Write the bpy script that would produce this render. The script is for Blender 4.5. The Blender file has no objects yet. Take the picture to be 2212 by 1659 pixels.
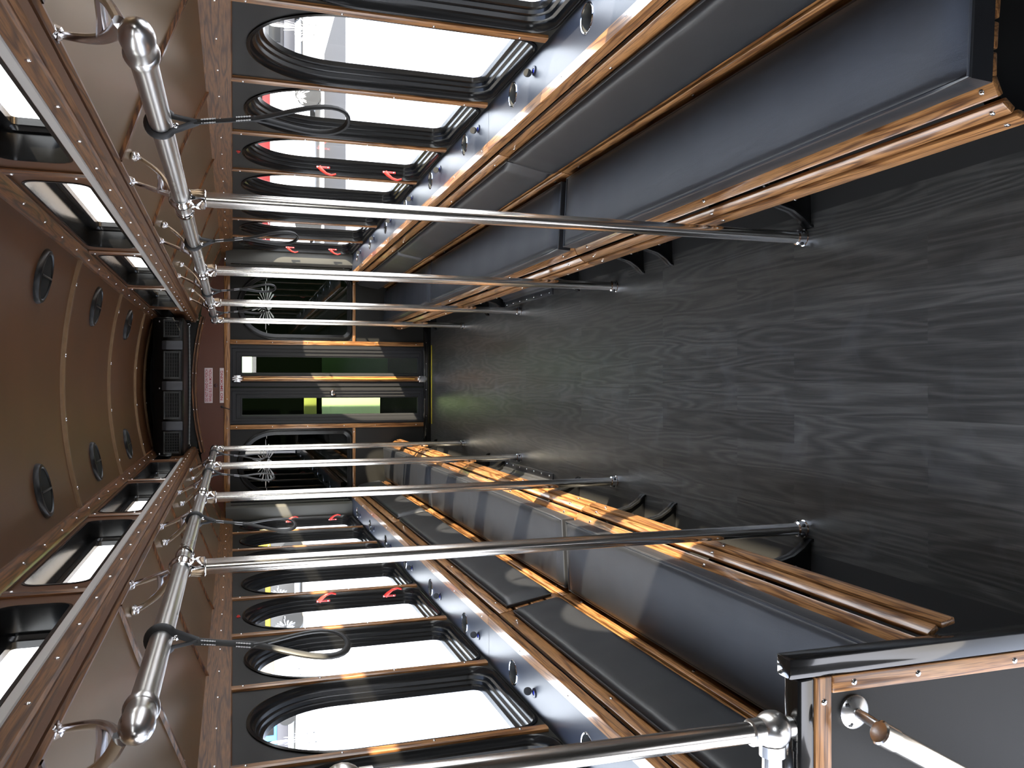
import bpy, bmesh, math, random
from mathutils import Vector, Matrix, Quaternion
random.seed(7)
S = bpy.context.scene
COL = S.collection
PI = math.pi

# ------------------------------------------------------------------ camera
F_PX, VPX, VPY, CAM_H = 1830.0, 503.5, 832.0, 1.8
pitch = math.atan((1106 - VPX) / F_PX)
yaw = math.atan((829.5 - (1659 - VPY)) / F_PX)
cam_d = bpy.data.cameras.new('camera'); cam = bpy.data.objects.new('camera', cam_d); COL.objects.link(cam)
cam_d.sensor_width = 36.0; cam_d.sensor_fit = 'HORIZONTAL'; cam_d.lens = 36.0 * F_PX / 2212.0
cam_d.clip_start = 0.02; cam_d.clip_end = 400
fw = Vector((math.sin(yaw) * math.cos(pitch), math.cos(yaw) * math.cos(pitch), -math.sin(pitch)))
up_img = Vector((math.cos(yaw), -math.sin(yaw), 0.0))       # the photo lies on its side: its top edge is the bus's right
right_img = fw.cross(up_img)
R = Matrix((right_img, up_img, -fw)).transposed()
cam.matrix_world = Matrix.Translation((-0.006, 0, CAM_H)) @ R.to_4x4()
S.camera = cam

# ------------------------------------------------------------------ view, sky, sun
S.view_settings.view_transform = 'Standard'; S.view_settings.look = 'None'
S.view_settings.exposure = 0.0; S.view_settings.gamma = 1.0; S.view_settings.use_curve_mapping = False
SKY_STRENGTH, SUN_STRENGTH = 10.5, 26.0
W = bpy.data.worlds.new('sky'); S.world = W; W.use_nodes = True
nt = W.node_tree; nt.nodes.clear()
tc = nt.nodes.new('ShaderNodeTexCoord'); sx = nt.nodes.new('ShaderNodeSeparateXYZ')
rp = nt.nodes.new('ShaderNodeValToRGB'); bg = nt.nodes.new('ShaderNodeBackground'); wo = nt.nodes.new('ShaderNodeOutputWorld')
nt.links.new(tc.outputs['Generated'], sx.inputs[0]); nt.links.new(sx.outputs['Z'], rp.inputs[0])
rp.color_ramp.elements[0].position = 0.0; rp.color_ramp.elements[0].color = (1.0, 0.97, 0.93, 1)
rp.color_ramp.elements[1].position = 0.9; rp.color_ramp.elements[1].color = (0.46, 0.58, 0.88, 1)
e = rp.color_ramp.elements.new(0.3); e.color = (0.86, 0.91, 1.0, 1)
nt.links.new(rp.outputs[0], bg.inputs[0]); bg.inputs[1].default_value = SKY_STRENGTH
nt.links.new(bg.outputs[0], wo.inputs[0])
sun_d = bpy.data.lights.new('sun', 'SUN'); sun_d.energy = SUN_STRENGTH; sun_d.angle = math.radians(0.6)
sun_d.color = (1.0, 0.86, 0.66)
sun = bpy.data.objects.new('sun', sun_d); COL.objects.link(sun)
sun.rotation_euler = Vector((-1.0, 0.645, -0.515)).to_track_quat('-Z', 'Y').to_euler()
sun.location = (20, -10, 12)

# ------------------------------------------------------------------ materials
def mat(name, col=(0.5, 0.5, 0.5), rough=0.5, metal=0.0, spec=0.5, coat=0.0, coat_rough=0.1, emit=None, emit_s=0.0):
    m = bpy.data.materials.new(name); m.use_nodes = True
    b = m.node_tree.nodes['Principled BSDF']
    b.inputs['Base Color'].default_value = (*col, 1); b.inputs['Roughness'].default_value = rough
    b.inputs['Metallic'].default_value = metal; b.inputs['Specular IOR Level'].default_value = spec
    b.inputs['Coat Weight'].default_value = coat; b.inputs['Coat Roughness'].default_value = coat_rough
    if emit: b.inputs['Emission Color'].default_value = (*emit, 1); b.inputs['Emission Strength'].default_value = emit_s
    return m
def N(m, t): return m.node_tree.nodes.new(t)
def L(m, a, b): m.node_tree.links.new(a, b)
def BS(m): return m.node_tree.nodes['Principled BSDF']
def mapping(m, scale, coord='Object', rnd=True):
    t = N(m, 'ShaderNodeTexCoord'); mp = N(m, 'ShaderNodeMapping'); mp.inputs['Scale'].default_value = scale
    L(m, t.outputs[coord], mp.inputs['Vector'])
    if rnd:
        oi = N(m, 'ShaderNodeObjectInfo'); mu = N(m, 'ShaderNodeVectorMath'); mu.operation = 'SCALE'
        cx = N(m, 'ShaderNodeCombineXYZ')
        for i in range(3): L(m, oi.outputs['Random'], cx.inputs[i])
        L(m, cx.outputs[0], mu.inputs[0]); mu.inputs['Scale'].default_value = 37.0
        L(m, mu.outputs[0], mp.inputs['Location'])
    return mp
def ramp(m, stops):
    r = N(m, 'ShaderNodeValToRGB'); el = r.color_ramp.elements
    while len(el) > 1: el.remove(el[-1])
    el[0].position = stops[0][0]; el[0].color = (*stops[0][1], 1)
    for p, c in stops[1:]:
        x = el.new(p); x.color = (*c, 1)
    return r
def bump(m, src, strength, dist=0.002):
    bp = N(m, 'ShaderNodeBump'); bp.inputs['Strength'].default_value = strength; bp.inputs['Distance'].default_value = dist
    L(m, src, bp.inputs['Height']); L(m, bp.outputs[0], BS(m).inputs['Normal'])
def wood(name, axis, light, mid, dark, rough=0.32, coat=0.55, rings=38.0):
    m = mat(name, mid, rough, coat=coat, coat_rough=0.12)
    sc = [rings, rings, rings]; sc['XYZ'.index(axis)] = rings * 0.045
    mp = mapping(m, sc)
    wv = N(m, 'ShaderNodeTexNoise'); wv.inputs['Scale'].default_value = 0.55; wv.inputs['Detail'].default_value = 2.0
    L(m, mp.outputs[0], wv.inputs['Vector'])
    mu = N(m, 'ShaderNodeMath'); mu.operation = 'MULTIPLY'; mu.inputs[1].default_value = 62.0; L(m, wv.outputs['Fac'], mu.inputs[0])
    sn = N(m, 'ShaderNodeMath'); sn.operation = 'SINE'; L(m, mu.outputs[0], sn.inputs[0])
    ad = N(m, 'ShaderNodeMath'); ad.operation = 'MULTIPLY_ADD'; ad.inputs[1].default_value = 0.5; ad.inputs[2].default_value = 0.5
    L(m, sn.outputs[0], ad.inputs[0])
    r1 = ramp(m, [(0.0, dark), (0.28, mid), (0.75, light), (1.0, light)]); L(m, ad.outputs[0], r1.inputs[0])
    sc2 = [420.0, 420.0, 420.0]; sc2['XYZ'.index(axis)] = 14.0
    mp2 = mapping(m, sc2); n2 = N(m, 'ShaderNodeTexNoise'); n2.inputs['Scale'].default_value = 1.0; n2.inputs['Detail'].default_value = 3.0
    L(m, mp2.outputs[0], n2.inputs['Vector'])
    r2 = ramp(m, [(0.36, (0.45, 0.45, 0.45)), (0.56, (1.0, 1.0, 1.0))]); L(m, n2.outputs['Fac'], r2.inputs[0])
    mx = N(m, 'ShaderNodeMix'); mx.data_type = 'RGBA'; mx.blend_type = 'MULTIPLY'; mx.inputs['Factor'].default_value = 0.85
    L(m, r1.outputs[0], mx.inputs[6]); L(m, r2.outputs[0], mx.inputs[7])
    L(m, mx.outputs[2], BS(m).inputs['Base Color'])
    bump(m, n2.outputs['Fac'], 0.12, 0.001)
    return m
OAK = dict(light=(0.40, 0.19, 0.068), mid=(0.32, 0.142, 0.046), dark=(0.15, 0.060, 0.019))
WOODY = wood('oak_along_bus', 'Y', **OAK); WOODZ = wood('oak_upright', 'Z', **OAK); WOODX = wood('oak_across', 'X', **OAK)
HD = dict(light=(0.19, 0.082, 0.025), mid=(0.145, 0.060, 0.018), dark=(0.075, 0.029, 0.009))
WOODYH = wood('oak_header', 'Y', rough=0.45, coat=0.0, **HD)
DK = dict(light=(0.21, 0.085, 0.028), mid=(0.14, 0.054, 0.018), dark=(0.05, 0.018, 0.006))
WOODYD = wood('walnut_stained_oak_along', 'Y', **DK); WOODZD = wood('walnut_stained_oak_upright', 'Z', **DK); WOODXD = wood('walnut_stained_oak_across', 'X', **DK)

def vinyl(name, col, rough, scale=900, strength=0.25, wrinkle=True, spec=0.5):
    m = mat(name, col, rough, spec=spec)
    mp = mapping(m, (1, 1, 1)); n = N(m, 'ShaderNodeTexNoise'); n.inputs['Scale'].default_value = scale; n.inputs['Detail'].default_value = 2
    L(m, mp.outputs[0], n.inputs['Vector'])
    if wrinkle:
        mp2 = mapping(m, (26, 5, 26)); n2 = N(m, 'ShaderNodeTexNoise'); n2.inputs['Scale'].default_value = 1.0; n2.inputs['Detail'].default_value = 4; n2.inputs['Distortion'].default_value = 0.6
        L(m, mp2.outputs[0], n2.inputs['Vector'])
        a = N(m, 'ShaderNodeMath'); a.operation = 'MULTIPLY_ADD'; a.inputs[1].default_value = 2.2
        L(m, n2.outputs['Fac'], a.inputs[0]); L(m, n.outputs['Fac'], a.inputs[2]); src = a.outputs[0]
    else: src = n.outputs['Fac']
    bump(m, src, strength, 0.0012)
    return m
CUSH = vinyl('black_seat_vinyl', (0.017, 0.018, 0.021), 0.40)
PIPE = mat('black_piping_vinyl', (0.03, 0.032, 0.036), 0.28, spec=0.7)
PANEL = vinyl('black_textured_panel', (0.011, 0.0105, 0.009), 0.5, 700, 0.12, False, 0.3)
SHELFM = vinyl('black_satin_shelf_laminate', (0.026, 0.029, 0.038), 0.34, 500, 0.06)
FRAME = mat('black_window_plastic', (0.005, 0.005, 0.005), 0.20, spec=0.35)
DOORM = mat('charcoal_door_paint', (0.018, 0.018, 0.019), 0.5, spec=0.3)
PILLAR = mat('charcoal_cover_paint', (0.085, 0.083, 0.075), 0.6, spec=0.15)
GLOSSB = mat('black_gloss_paint', (0.006, 0.006, 0.006), 0.12, coat=1.0, coat_rough=0.05)
CAST = mat('black_cast_iron_paint', (0.008, 0.008, 0.008), 0.25)
RUBBER = mat('black_rubber', (0.012, 0.012, 0.012), 0.55)
GREYRUB = mat('grey_strap_vinyl', (0.030, 0.030, 0.028), 0.4)
THREAD = mat('white_thread', (0.6, 0.6, 0.6), 0.8)
CHROME = mat('chrome', (0.86, 0.86, 0.87), 0.08, 1.0)
ALU = mat('cast_aluminium', (0.80, 0.79, 0.80), 0.20, 1.0)
def brushed(name, col, rough, axis='Z'):
    m = mat(name, col, rough, 1.0)
    mp = mapping(m, (30, 30, 3) if axis == 'Z' else (30, 3, 30)); n = N(m, 'ShaderNodeTexNoise'); n.inputs['Scale'].default_value = 1.0; n.inputs['Detail'].default_value = 2
    L(m, mp.outputs[0], n.inputs['Vector'])
    mr = N(m, 'ShaderNodeMapRange'); mr.inputs['To Min'].default_value = rough - 0.03; mr.inputs['To Max'].default_value = rough + 0.04
    L(m, n.outputs['Fac'], mr.inputs['Value']); L(m, mr.outputs[0], BS(m).inputs['Roughness'])
    return m
STEELZ = brushed('brushed_stainless_upright', (0.70, 0.67, 0.62), 0.19, 'Z')
STEELY = brushed('brushed_stainless_along', (0.62, 0.60, 0.57), 0.28, 'Y')
GREYSTRIP = mat('grey_anodised_strip', (0.55, 0.53, 0.50), 0.35, 0.3)
# bronze laminate of the lower ceiling and copper-brown laminate above
def laminate(name, a, b, rough, metal, scale=2.5):
    m = mat(name, a, rough, metal)
    mp = mapping(m, (1, 1, 1), rnd=False); n = N(m, 'ShaderNodeTexNoise'); n.inputs['Scale'].default_value = scale; n.inputs['Detail'].default_value = 3
    L(m, mp.outputs[0], n.inputs['Vector'])
    r = ramp(m, [(0.3, a), (0.7, b)]); L(m, n.outputs['Fac'], r.inputs[0]); L(m, r.outputs[0], BS(m).inputs['Base Color'])
    return m
BRONZE = laminate('bronze_laminate', (0.27, 0.185, 0.100), (0.31, 0.21, 0.115), 0.32, 0.75)
COPPER = laminate('copper_brown_laminate', (0.088, 0.036, 0.0135), (0.112, 0.045, 0.017), 0.38, 0.25)
MAHOG = laminate('mahogany_laminate', (0.085, 0.026, 0.013), (0.10, 0.032, 0.016), 0.35, 0.1)
# floor: charcoal wood-look vinyl planks
FLOORM = mat('charcoal_plank_vinyl', (0.03, 0.03, 0.03), 0.35)
def make_floor(m):
    t = N(m, 'ShaderNodeTexCoord'); sp = N(m, 'ShaderNodeSeparateXYZ'); L(m, t.outputs['Object'], sp.inputs[0])
    cx = N(m, 'ShaderNodeCombineXYZ'); L(m, sp.outputs['Y'], cx.inputs[0]); L(m, sp.outputs['X'], cx.inputs[1])
    br = N(m, 'ShaderNodeTexBrick'); br.inputs['Scale'].default_value = 1.0; br.inputs['Brick Width'].default_value = 0.92; br.inputs['Row Height'].default_value = 0.102
    br.inputs['Mortar Size'].default_value = 0.0004; br.offset = 0.37; br.inputs['Color1'].default_value = (0, 0, 0, 1); br.inputs['Color2'].default_value = (1, 1, 1, 1)
    br.inputs['Mortar'].default_value = (0.3, 0.3, 0.3, 1); L(m, cx.outputs[0], br.inputs['Vector'])
    mp = N(m, 'ShaderNodeMapping'); mp.inputs['Scale'].default_value = (17, 1.5, 17); L(m, t.outputs['Object'], mp.inputs['Vector'])
    mu = N(m, 'ShaderNodeVectorMath'); mu.operation = 'SCALE'; mu.inputs['Scale'].default_value = 23.0; L(m, br.outputs['Color'], mu.inputs[0]); L(m, mu.outputs[0], mp.inputs['Location'])
    n = N(m, 'ShaderNodeTexNoise'); n.inputs['Scale'].default_value = 0.6; n.inputs['Detail'].default_value = 1.5; L(m, mp.outputs[0], n.inputs['Vector'])
    q = N(m, 'ShaderNodeMath'); q.operation = 'MULTIPLY'; q.inputs[1].default_value = 75.0; L(m, n.outputs['Fac'], q.inputs[0])
    s_ = N(m, 'ShaderNodeMath'); s_.operation = 'SINE'; L(m, q.outputs[0], s_.inputs[0])
    a = N(m, 'ShaderNodeMath'); a.operation = 'MULTIPLY_ADD'; a.inputs[1].default_value = 0.5; a.inputs[2].default_value = 0.5; L(m, s_.outputs[0], a.inputs[0])
    r = ramp(m, [(0.0, (0.042, 0.041, 0.037)), (0.5, (0.056, 0.054, 0.048)), (1.0, (0.078, 0.074, 0.066))]); L(m, a.outputs[0], r.inputs[0])
    mp3 = N(m, 'ShaderNodeMapping'); mp3.inputs['Scale'].default_value = (260, 9, 260); L(m, t.outputs['Object'], mp3.inputs['Vector'])
    n3 = N(m, 'ShaderNodeTexNoise'); n3.inputs['Scale'].default_value = 1.0; n3.inputs['Detail'].default_value = 3; L(m, mp3.outputs[0], n3.inputs['Vector'])
    r3 = ramp(m, [(0.3, (0.75, 0.75, 0.75)), (0.7, (1.2, 1.2, 1.2))]); L(m, n3.outputs['Fac'], r3.inputs[0])
    mx = N(m, 'ShaderNodeMix'); mx.data_type = 'RGBA'; mx.blend_type = 'MULTIPLY'; mx.inputs['Factor'].default_value = 1.0
    L(m, r.outputs[0], mx.inputs[6]); L(m, r3.outputs[0], mx.inputs[7])
    # dusty scuffs
    n4 = N(m, 'ShaderNodeTexNoise'); n4.inputs['Scale'].default_value = 5.5; n4.inputs['Detail'].default_value = 5; n4.inputs['Distortion'].default_value = 0.8; L(m, t.outputs['Object'], n4.inputs['Vector'])
    r4 = ramp(m, [(0.55, (0, 0, 0)), (0.72, (1, 1, 1))]); L(m, n4.outputs['Fac'], r4.inputs[0])
    sc = N(m, 'ShaderNodeMath'); sc.operation = 'MULTIPLY'; sc.inputs[1].default_value = 0.32; L(m, r4.outputs[0], sc.inputs[0])
    m2 = N(m, 'ShaderNodeMix'); m2.data_type = 'RGBA'; L(m, sc.outputs[0], m2.inputs['Factor']); L(m, mx.outputs[2], m2.inputs[6]); m2.inputs[7].default_value = (0.11, 0.11, 0.11, 1)
    L(m, m2.outputs[2], BS(m).inputs['Base Color'])
    ad = N(m, 'ShaderNodeMath'); ad.operation = 'ADD'; L(m, n3.outputs['Fac'], ad.inputs[0]); L(m, a.outputs[0], ad.inputs[1])
    bump(m, ad.outputs[0], 0.16, 0.0012)
    pv = N(m, 'ShaderNodeMapRange'); pv.inputs['To Min'].default_value = 0.78; pv.inputs['To Max'].default_value = 1.22; L(m, br.outputs['Color'], pv.inputs['Value'])
    pm = N(m, 'ShaderNodeMix'); pm.data_type = 'RGBA'; pm.blend_type = 'MULTIPLY'; pm.inputs['Factor'].default_value = 1.0; L(m, m2.outputs[2], pm.inputs[6]); L(m, pv.outputs[0], pm.inputs[7]); L(m, pm.outputs[2], BS(m).inputs['Base Color'])
make_floor(FLOORM)
COVE = vinyl('charcoal_cove_vinyl', (0.030, 0.029, 0.027), 0.4, 600, 0.08, False)
def glass(name, tint, refl=0.06):
    m = bpy.data.materials.new(name); m.use_nodes = True; t = m.node_tree; t.nodes.clear()
    o = t.nodes.new('ShaderNodeOutputMaterial'); tr = t.nodes.new('ShaderNodeBsdfTransparent'); gl = t.nodes.new('ShaderNodeBsdfGlossy'); mx = t.nodes.new('ShaderNodeMixShader')
    fa = t.nodes.new('ShaderNodeLayerWeight'); fa.inputs['Blend'].default_value = 0.5
    pw = t.nodes.new('ShaderNodeMath'); pw.operation = 'POWER'; pw.inputs[1].default_value = 5.0; t.links.new(fa.outputs['Facing'], pw.inputs[0])
    lw = t.nodes.new('ShaderNodeMath'); lw.operation = 'MULTIPLY_ADD'; lw.inputs[1].default_value = 0.92; lw.inputs[2].default_value = refl; t.links.new(pw.outputs[0], lw.inputs[0])
    tr.inputs[0].default_value = (*tint, 1); gl.inputs['Roughness'].default_value = 0.0
    t.links.new(lw.outputs[0], mx.inputs[0]); t.links.new(tr.outputs[0], mx.inputs[1]); t.links.new(gl.outputs[0], mx.inputs[2]); t.links.new(mx.outputs[0], o.inputs[0])
    return m
GLASS = glass('clear_window_glass', (0.94, 0.96, 0.95)); DARKGLASS = glass('dark_tinted_glass', (0.16, 0.20, 0.15)); GREENGLASS = glass('green_tinted_glass', (0.34, 0.47, 0.26))
DECAL = bpy.data.materials.new('white_window_decal'); DECAL.use_nodes = True
_t = DECAL.node_tree; _t.nodes.clear(); _o = _t.nodes.new('ShaderNodeOutputMaterial'); _a = _t.nodes.new('ShaderNodeBsdfDiffuse'); _b = _t.nodes.new('ShaderNodeBsdfTranslucent'); _m = _t.nodes.new('ShaderNodeMixShader')
_a.inputs[0].default_value = (.8, .78, .8, 1); _b.inputs[0].default_value = (.8, .8, .8, 1); _t.links.new(_a.outputs[0], _m.inputs[1]); _t.links.new(_b.outputs[0], _m.inputs[2]); _t.links.new(_m.outputs[0], _o.inputs[0])
RED = mat('red_plastic', (0.62, 0.035, 0.025), 0.35)
WHITE = mat('white_plastic', (0.75, 0.72, 0.70), 0.5)
PINKW = mat('white_sign_plastic', (0.62, 0.52, 0.50), 0.5)
SIGNRED = mat('sign_red', (0.34, 0.02, 0.03), 0.5)
BLUELED = mat('blue_led', (0.01, 0.02, 0.4), 0.3, emit=(0.02, 0.05, 1.0), emit_s=1.2)
NAVY = mat('dark_navy_plastic', (0.008, 0.008, 0.022), 0.3)
YELLOW = mat('yellow_strip', (0.62, 0.50, 0.03), 0.5)
AMBER = mat('amber_varnish', (0.62, 0.30, 0.045), 0.3, coat=0.5)
ACB = mat('black_moulded_plastic', (0.008, 0.008, 0.008), 0.35, spec=0.3)
ACG = mat('dark_grey_plastic', (0.022, 0.023, 0.022), 0.35, spec=0.4)
SPK = mat('black_speaker_mesh', (0.006, 0.007, 0.006), 0.7, spec=0.15)
DGREY = mat('galvanised_dark_panel', (0.05, 0.05, 0.052), 0.35, 0.3)
def outm(n, c, r=0.7, spec=0.5): return mat(n, c, r, spec=spec)

# ------------------------------------------------------------------ mesh helpers
WLOC = {}
class MB:
    def __init__(s): s.bm = bmesh.new()
    def poly(s, pts): return s.bm.faces.new([s.bm.verts.new(p) for p in pts])
    def box(s, x0, x1, y0, y1, z0, z1, bev=0.0, seg=2):
        b = bmesh.new(); bmesh.ops.create_cube(b, size=1.0)
        for v in b.verts: v.co = Vector((x0 + (v.co.x + .5) * (x1 - x0), y0 + (v.co.y + .5) * (y1 - y0), z0 + (v.co.z + .5) * (z1 - z0)))
        if bev > 0: bmesh.ops.bevel(b, geom=list(b.edges), offset=bev, segments=seg, affect='EDGES', profile=0.5)
        s.merge(b); return s
    def merge(s, b, M=None):
        b.verts.ensure_lookup_table(); mp = {}
        for v in b.verts: mp[v] = s.bm.verts.new(M @ v.co if M else v.co)
        for f in b.faces:
            try: s.bm.faces.new([mp[v] for v in f.verts])
            except ValueError: pass
        b.free()
    def prism(s, prof, axis, a0, a1, bev=0.0):
        # extrude a closed profile (two coords) along an axis
        def P(p, a): return {'X': (a, p[0], p[1]), 'Y': (p[0], a, p[1]), 'Z': (p[0], p[1], a)}[axis]
        b = bmesh.new(); A = [b.verts.new(P(p, a0)) for p in prof]; B = [b.verts.new(P(p, a1)) for p in prof]; n = len(prof)
        b.faces.new(A); b.faces.new(B[::-1])
        for i in range(n): b.faces.new((A[i], A[(i + 1) % n], B[(i + 1) % n], B[i]))
        bmesh.ops.recalc_face_normals(b, faces=list(b.faces))
        if bev > 0: bmesh.ops.bevel(b, geom=list(b.edges), offset=bev, segments=2, affect='EDGES', profile=0.5)
        s.merge(b); return s
    def lathe(s, p0, p1, prof, seg=24, cap=True):
        # prof: (t along p0->p1 in metres, radius)
        p0 = Vector(p0); d = (Vector(p1) - p0).normalized(); u = d.orthogonal().normalized(); w = d.cross(u); rings = []
        for t, r in prof:
            if r < 1e-6: rings.append([s.bm.verts.new(p0 + d * t)])
            else: rings.append([s.bm.verts.new(p0 + d * t + (u * math.cos(2 * PI * k / seg) + w * math.sin(2 * PI * k / seg)) * r) for k in range(seg)])
        for a, b in zip(rings, rings[1:]):
            for k in range(seg):
                k2 = (k + 1) % seg
                if len(a) == 1 and len(b) == 1: continue
                if len(a) == 1: s.bm.faces.new((a[0], b[k], b[k2]))
                elif len(b) == 1: s.bm.faces.new((a[k], a[k2], b[0]))
                else: s.bm.faces.new((a[k], a[k2], b[k2], b[k]))
        if cap:
            if len(rings[0]) > 1: s.bm.faces.new(rings[0][::-1])
            if len(rings[-1]) > 1: s.bm.faces.new(rings[-1])
        return s
    def cyl(s, p0, p1, r, seg=20): 
        l = (Vector(p1) - Vector(p0)).length; return s.lathe(p0, p1, [(0, r), (l, r)], seg)
    def ball(s, c, r, seg=20, squash=1.0):
        c = Vector(c); pr = [(r + r * squash * -math.cos(PI * i / 10), r * math.sin(PI * i / 10)) for i in range(11)]
        pr[0] = (pr[0][0], 0); pr[-1] = (pr[-1][0], 0)
        return s.lathe(c - Vector((0, 0, r)), c + Vector((0, 0, r)), pr, seg)
    def tube(s, pts, r, seg=8, closed=False, flat=None):
        pts = [Vector(p) for p in pts]; n = len(pts); rings = []; prev = None
        for i, p in enumerate(pts):
            a = pts[(i - 1) % n] if (closed or i > 0) else p; b = pts[(i + 1) % n] if (closed or i < n - 1) else p
            d = (b - a).normalized()
            if prev is None: u = d.orthogonal().normalized()
            else: u = (prev - d * prev.dot(d)); u = u.normalized() if u.length > 1e-6 else d.orthogonal().normalized()
            prev = u; w = d.cross(u); rr = r[i] if isinstance(r, (list, tuple)) else r
            f1, f2 = flat if flat else (1, 1)
            rings.append([s.bm.verts.new(p + (u * math.cos(2 * PI * k / seg) * f1 + w * math.sin(2 * PI * k / seg) * f2) * rr) for k in range(seg)])
        m = n if closed else n - 1
        for i in range(m):
            a, b = rings[i], rings[(i + 1) % n]
            for k in range(seg): s.bm.faces.new((a[k], a[(k + 1) % seg], b[(k + 1) % seg], b[k]))
        if not closed: s.bm.faces.new(rings[0][::-1]); s.bm.faces.new(rings[-1])
        return s
    def loops(s, LL, closed=True):
        V = [[s.bm.verts.new(p) for p in l] for l in LL]; n = len(V[0])
        for a, b in zip(V, V[1:]):
            for k in range(n if closed else n - 1): s.bm.faces.new((a[k], a[(k + 1) % n], b[(k + 1) % n], b[k]))
        return s
    def build(s, name, m, parent=None, smooth=True, ang=38):
        off = WLOC.get(parent, Vector((0, 0, 0))) if parent is not None else Vector((0, 0, 0))
        bmesh.ops.recalc_face_normals(s.bm, faces=list(s.bm.faces))
        if off.length: 
            for v in s.bm.verts: v.co -= off
        me = bpy.data.meshes.new(name); s.bm.to_mesh(me); s.bm.free(); me.materials.append(m)
        if smooth:
            me.polygons.foreach_set('use_smooth', [True] * len(me.polygons)); me.set_sharp_from_angle(angle=math.radians(ang))
        o = bpy.data.objects.new(name, me); COL.objects.link(o)
        if parent is not None: o.parent = parent; WLOC[o] = off.copy()
        return o
def tag(o, label, cat, group=None, kind=None):
    o['label'] = label; o['category'] = cat
    if group: o['group'] = group
    if kind: o['kind'] = kind
    return o
def thing(name, loc, label, cat, group=None):
    o = bpy.data.objects.new(name, None); COL.objects.link(o); o.location = loc; o.empty_display_size = 0.05
    WLOC[o] = Vector(loc); return tag(o, label, cat, group)
def struct(o): o['kind'] = 'structure'; return o
def sempty(name, loc=(0, 0, 0)):
    o = bpy.data.objects.new(name, None); COL.objects.link(o); o.location = loc; WLOC[o] = Vector(loc); o['kind'] = 'structure'; return o
def copy_tree(o, loc, label=None):
    c = o.copy(); COL.objects.link(c); c.location = loc; WLOC[c] = Vector(loc)
    if label: c['label'] = label
    def rec(a, b):
        for ch in a.children:
            d = ch.copy(); COL.objects.link(d); d.parent = b; rec(ch, d)
    rec(o, c); return c
_screw = {}
def screw(parent, pos, normal, r=0.0055, name='screw', m=None, h=0.5):
    key = (r, m.name if m else '', h)
    if key not in _screw:
        b = MB(); b.lathe((0, 0, -0.0008), (0, 0, 1), [(0, r), (0.0012, r), (0.0012 + h * r * 0.6, r * 0.75), (0.0012 + h * r, 0)], 10)
        me = bpy.data.meshes.new(name); bmesh.ops.recalc_face_normals(b.bm, faces=list(b.bm.faces)); b.bm.to_mesh(me); b.bm.free(); me.materials.append(m or CHROME)
        me.polygons.foreach_set('use_smooth', [True] * len(me.polygons)); _screw[key] = me
    o = bpy.data.objects.new(name, _screw[key]); COL.objects.link(o); o.parent = parent
    o.location = Vector(pos) - WLOC.get(parent, Vector((0, 0, 0))); o.rotation_mode = 'QUATERNION'; o.rotation_quaternion = Vector(normal).to_track_quat('Z', 'Y')
    return o
SIDE = {1: 'right', -1: 'left'}
EDGE = {1: "at the photo's top", -1: "at the photo's bottom"}
ORD = ['nearest the camera', 'second from the camera', 'third from the camera', 'fourth from the camera', 'fifth from the camera', 'sixth from the camera', 'seventh from the camera', 'eighth from the camera', 'ninth from the camera', 'tenth from the camera']

YF, YE = -0.9, 7.98                 # front and end of the saloon
XW = 1.155                          # window wall
ZS, ZH = 0.795, 1.807               # shelf height and header height

# ------------------------------------------------------------------ floor and shell
b = MB(); b.box(-0.556, 0.556, YF, YE, -0.05, 0.0); struct(b.build('floor', FLOORM, smooth=False))
for s in (1, -1):
    b = MB(); b.prism([(s * x, z) for x, z in [(0.556, -0.05), (0.556, 0.0), (0.70, 0.004), (0.76, 0.02), (0.79, 0.055), (0.80, 0.10), (0.80, 0.32), (0.955, 0.35), (0.97, 0.42), (1.01, 0.62), (1.01, 0.757), (1.2, 0.757), (1.2, -0.05)]], 'Y', YF if s > 0 else 1.436, YE)
    struct(b.build('baseboard_' + SIDE[s], COVE))
# outline of the arched windows, t-offset o grows it
def outline(hw, zb, zsp, rise, rc, o=0.0, n=40, nc=6):
    hw += o; zb -= o; rise += o; rc = max(rc + o, 0.004); P = []
    for i in range(n + 1):
        a = PI * i / n; P.append((hw * math.cos(a), zsp + rise * math.sin(a) ** 0.92 if 0 < i < n else zsp))
    P.append((-hw, (zsp + zb) / 2))
    for i in range(nc + 1):
        a = PI + PI / 2 * i / nc; P.append((-hw + rc + rc * math.cos(a), zb + rc + rc * math.sin(a)))
    P.append((0, zb))
    for i in range(nc + 1):
        a = 1.5 * PI + PI / 2 * i / nc; P.append((hw - rc + rc * math.cos(a), zb + rc + rc * math.sin(a)))
    P.append((hw, (zsp + zb) / 2))
    return P
def rect_outline(hw, hh, rc, o=0.0, nc=6):
    hw += o; hh += o; rc = max(rc + o, 0.004); P = []
    for cx, cz, a0 in ((hw - rc, hh - rc, 0), (-hw + rc, hh - rc, PI / 2), (-hw + rc, -hh + rc, PI), (hw - rc, -hh + rc, 1.5 * PI)):
        for i in range(nc + 1):
            a = a0 + PI / 2 * i / nc; P.append((cx + rc * math.cos(a), cz + rc * math.sin(a)))
    # extra points along the four straight sides
    Q = []; n = len(P)
    for i in range(n):
        p, q = P[i], P[(i + 1) % n]; Q.append(p)
        if i % (nc + 1) == nc: Q += [(p[0] + (q[0] - p[0]) * k / 12, p[1] + (q[1] - p[1]) * k / 12) for k in range(1, 12)]
    return Q
def to_rect(P, c, u0, u1, v0, v1):
    Q = []
    for u, v in P:
        du, dv = u - c[0], v - c[1]; k = 1e9
        if du > 1e-9: k = min(k, (u1 - c[0]) / du)
        if du < -1e-9: k = min(k, (u0 - c[0]) / du)
        if dv > 1e-9: k = min(k, (v1 - c[1]) / dv)
        if dv < -1e-9: k = min(k, (v0 - c[1]) / dv)
        Q.append((c[0] + du * k, c[1] + dv * k))
    return Q
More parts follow.
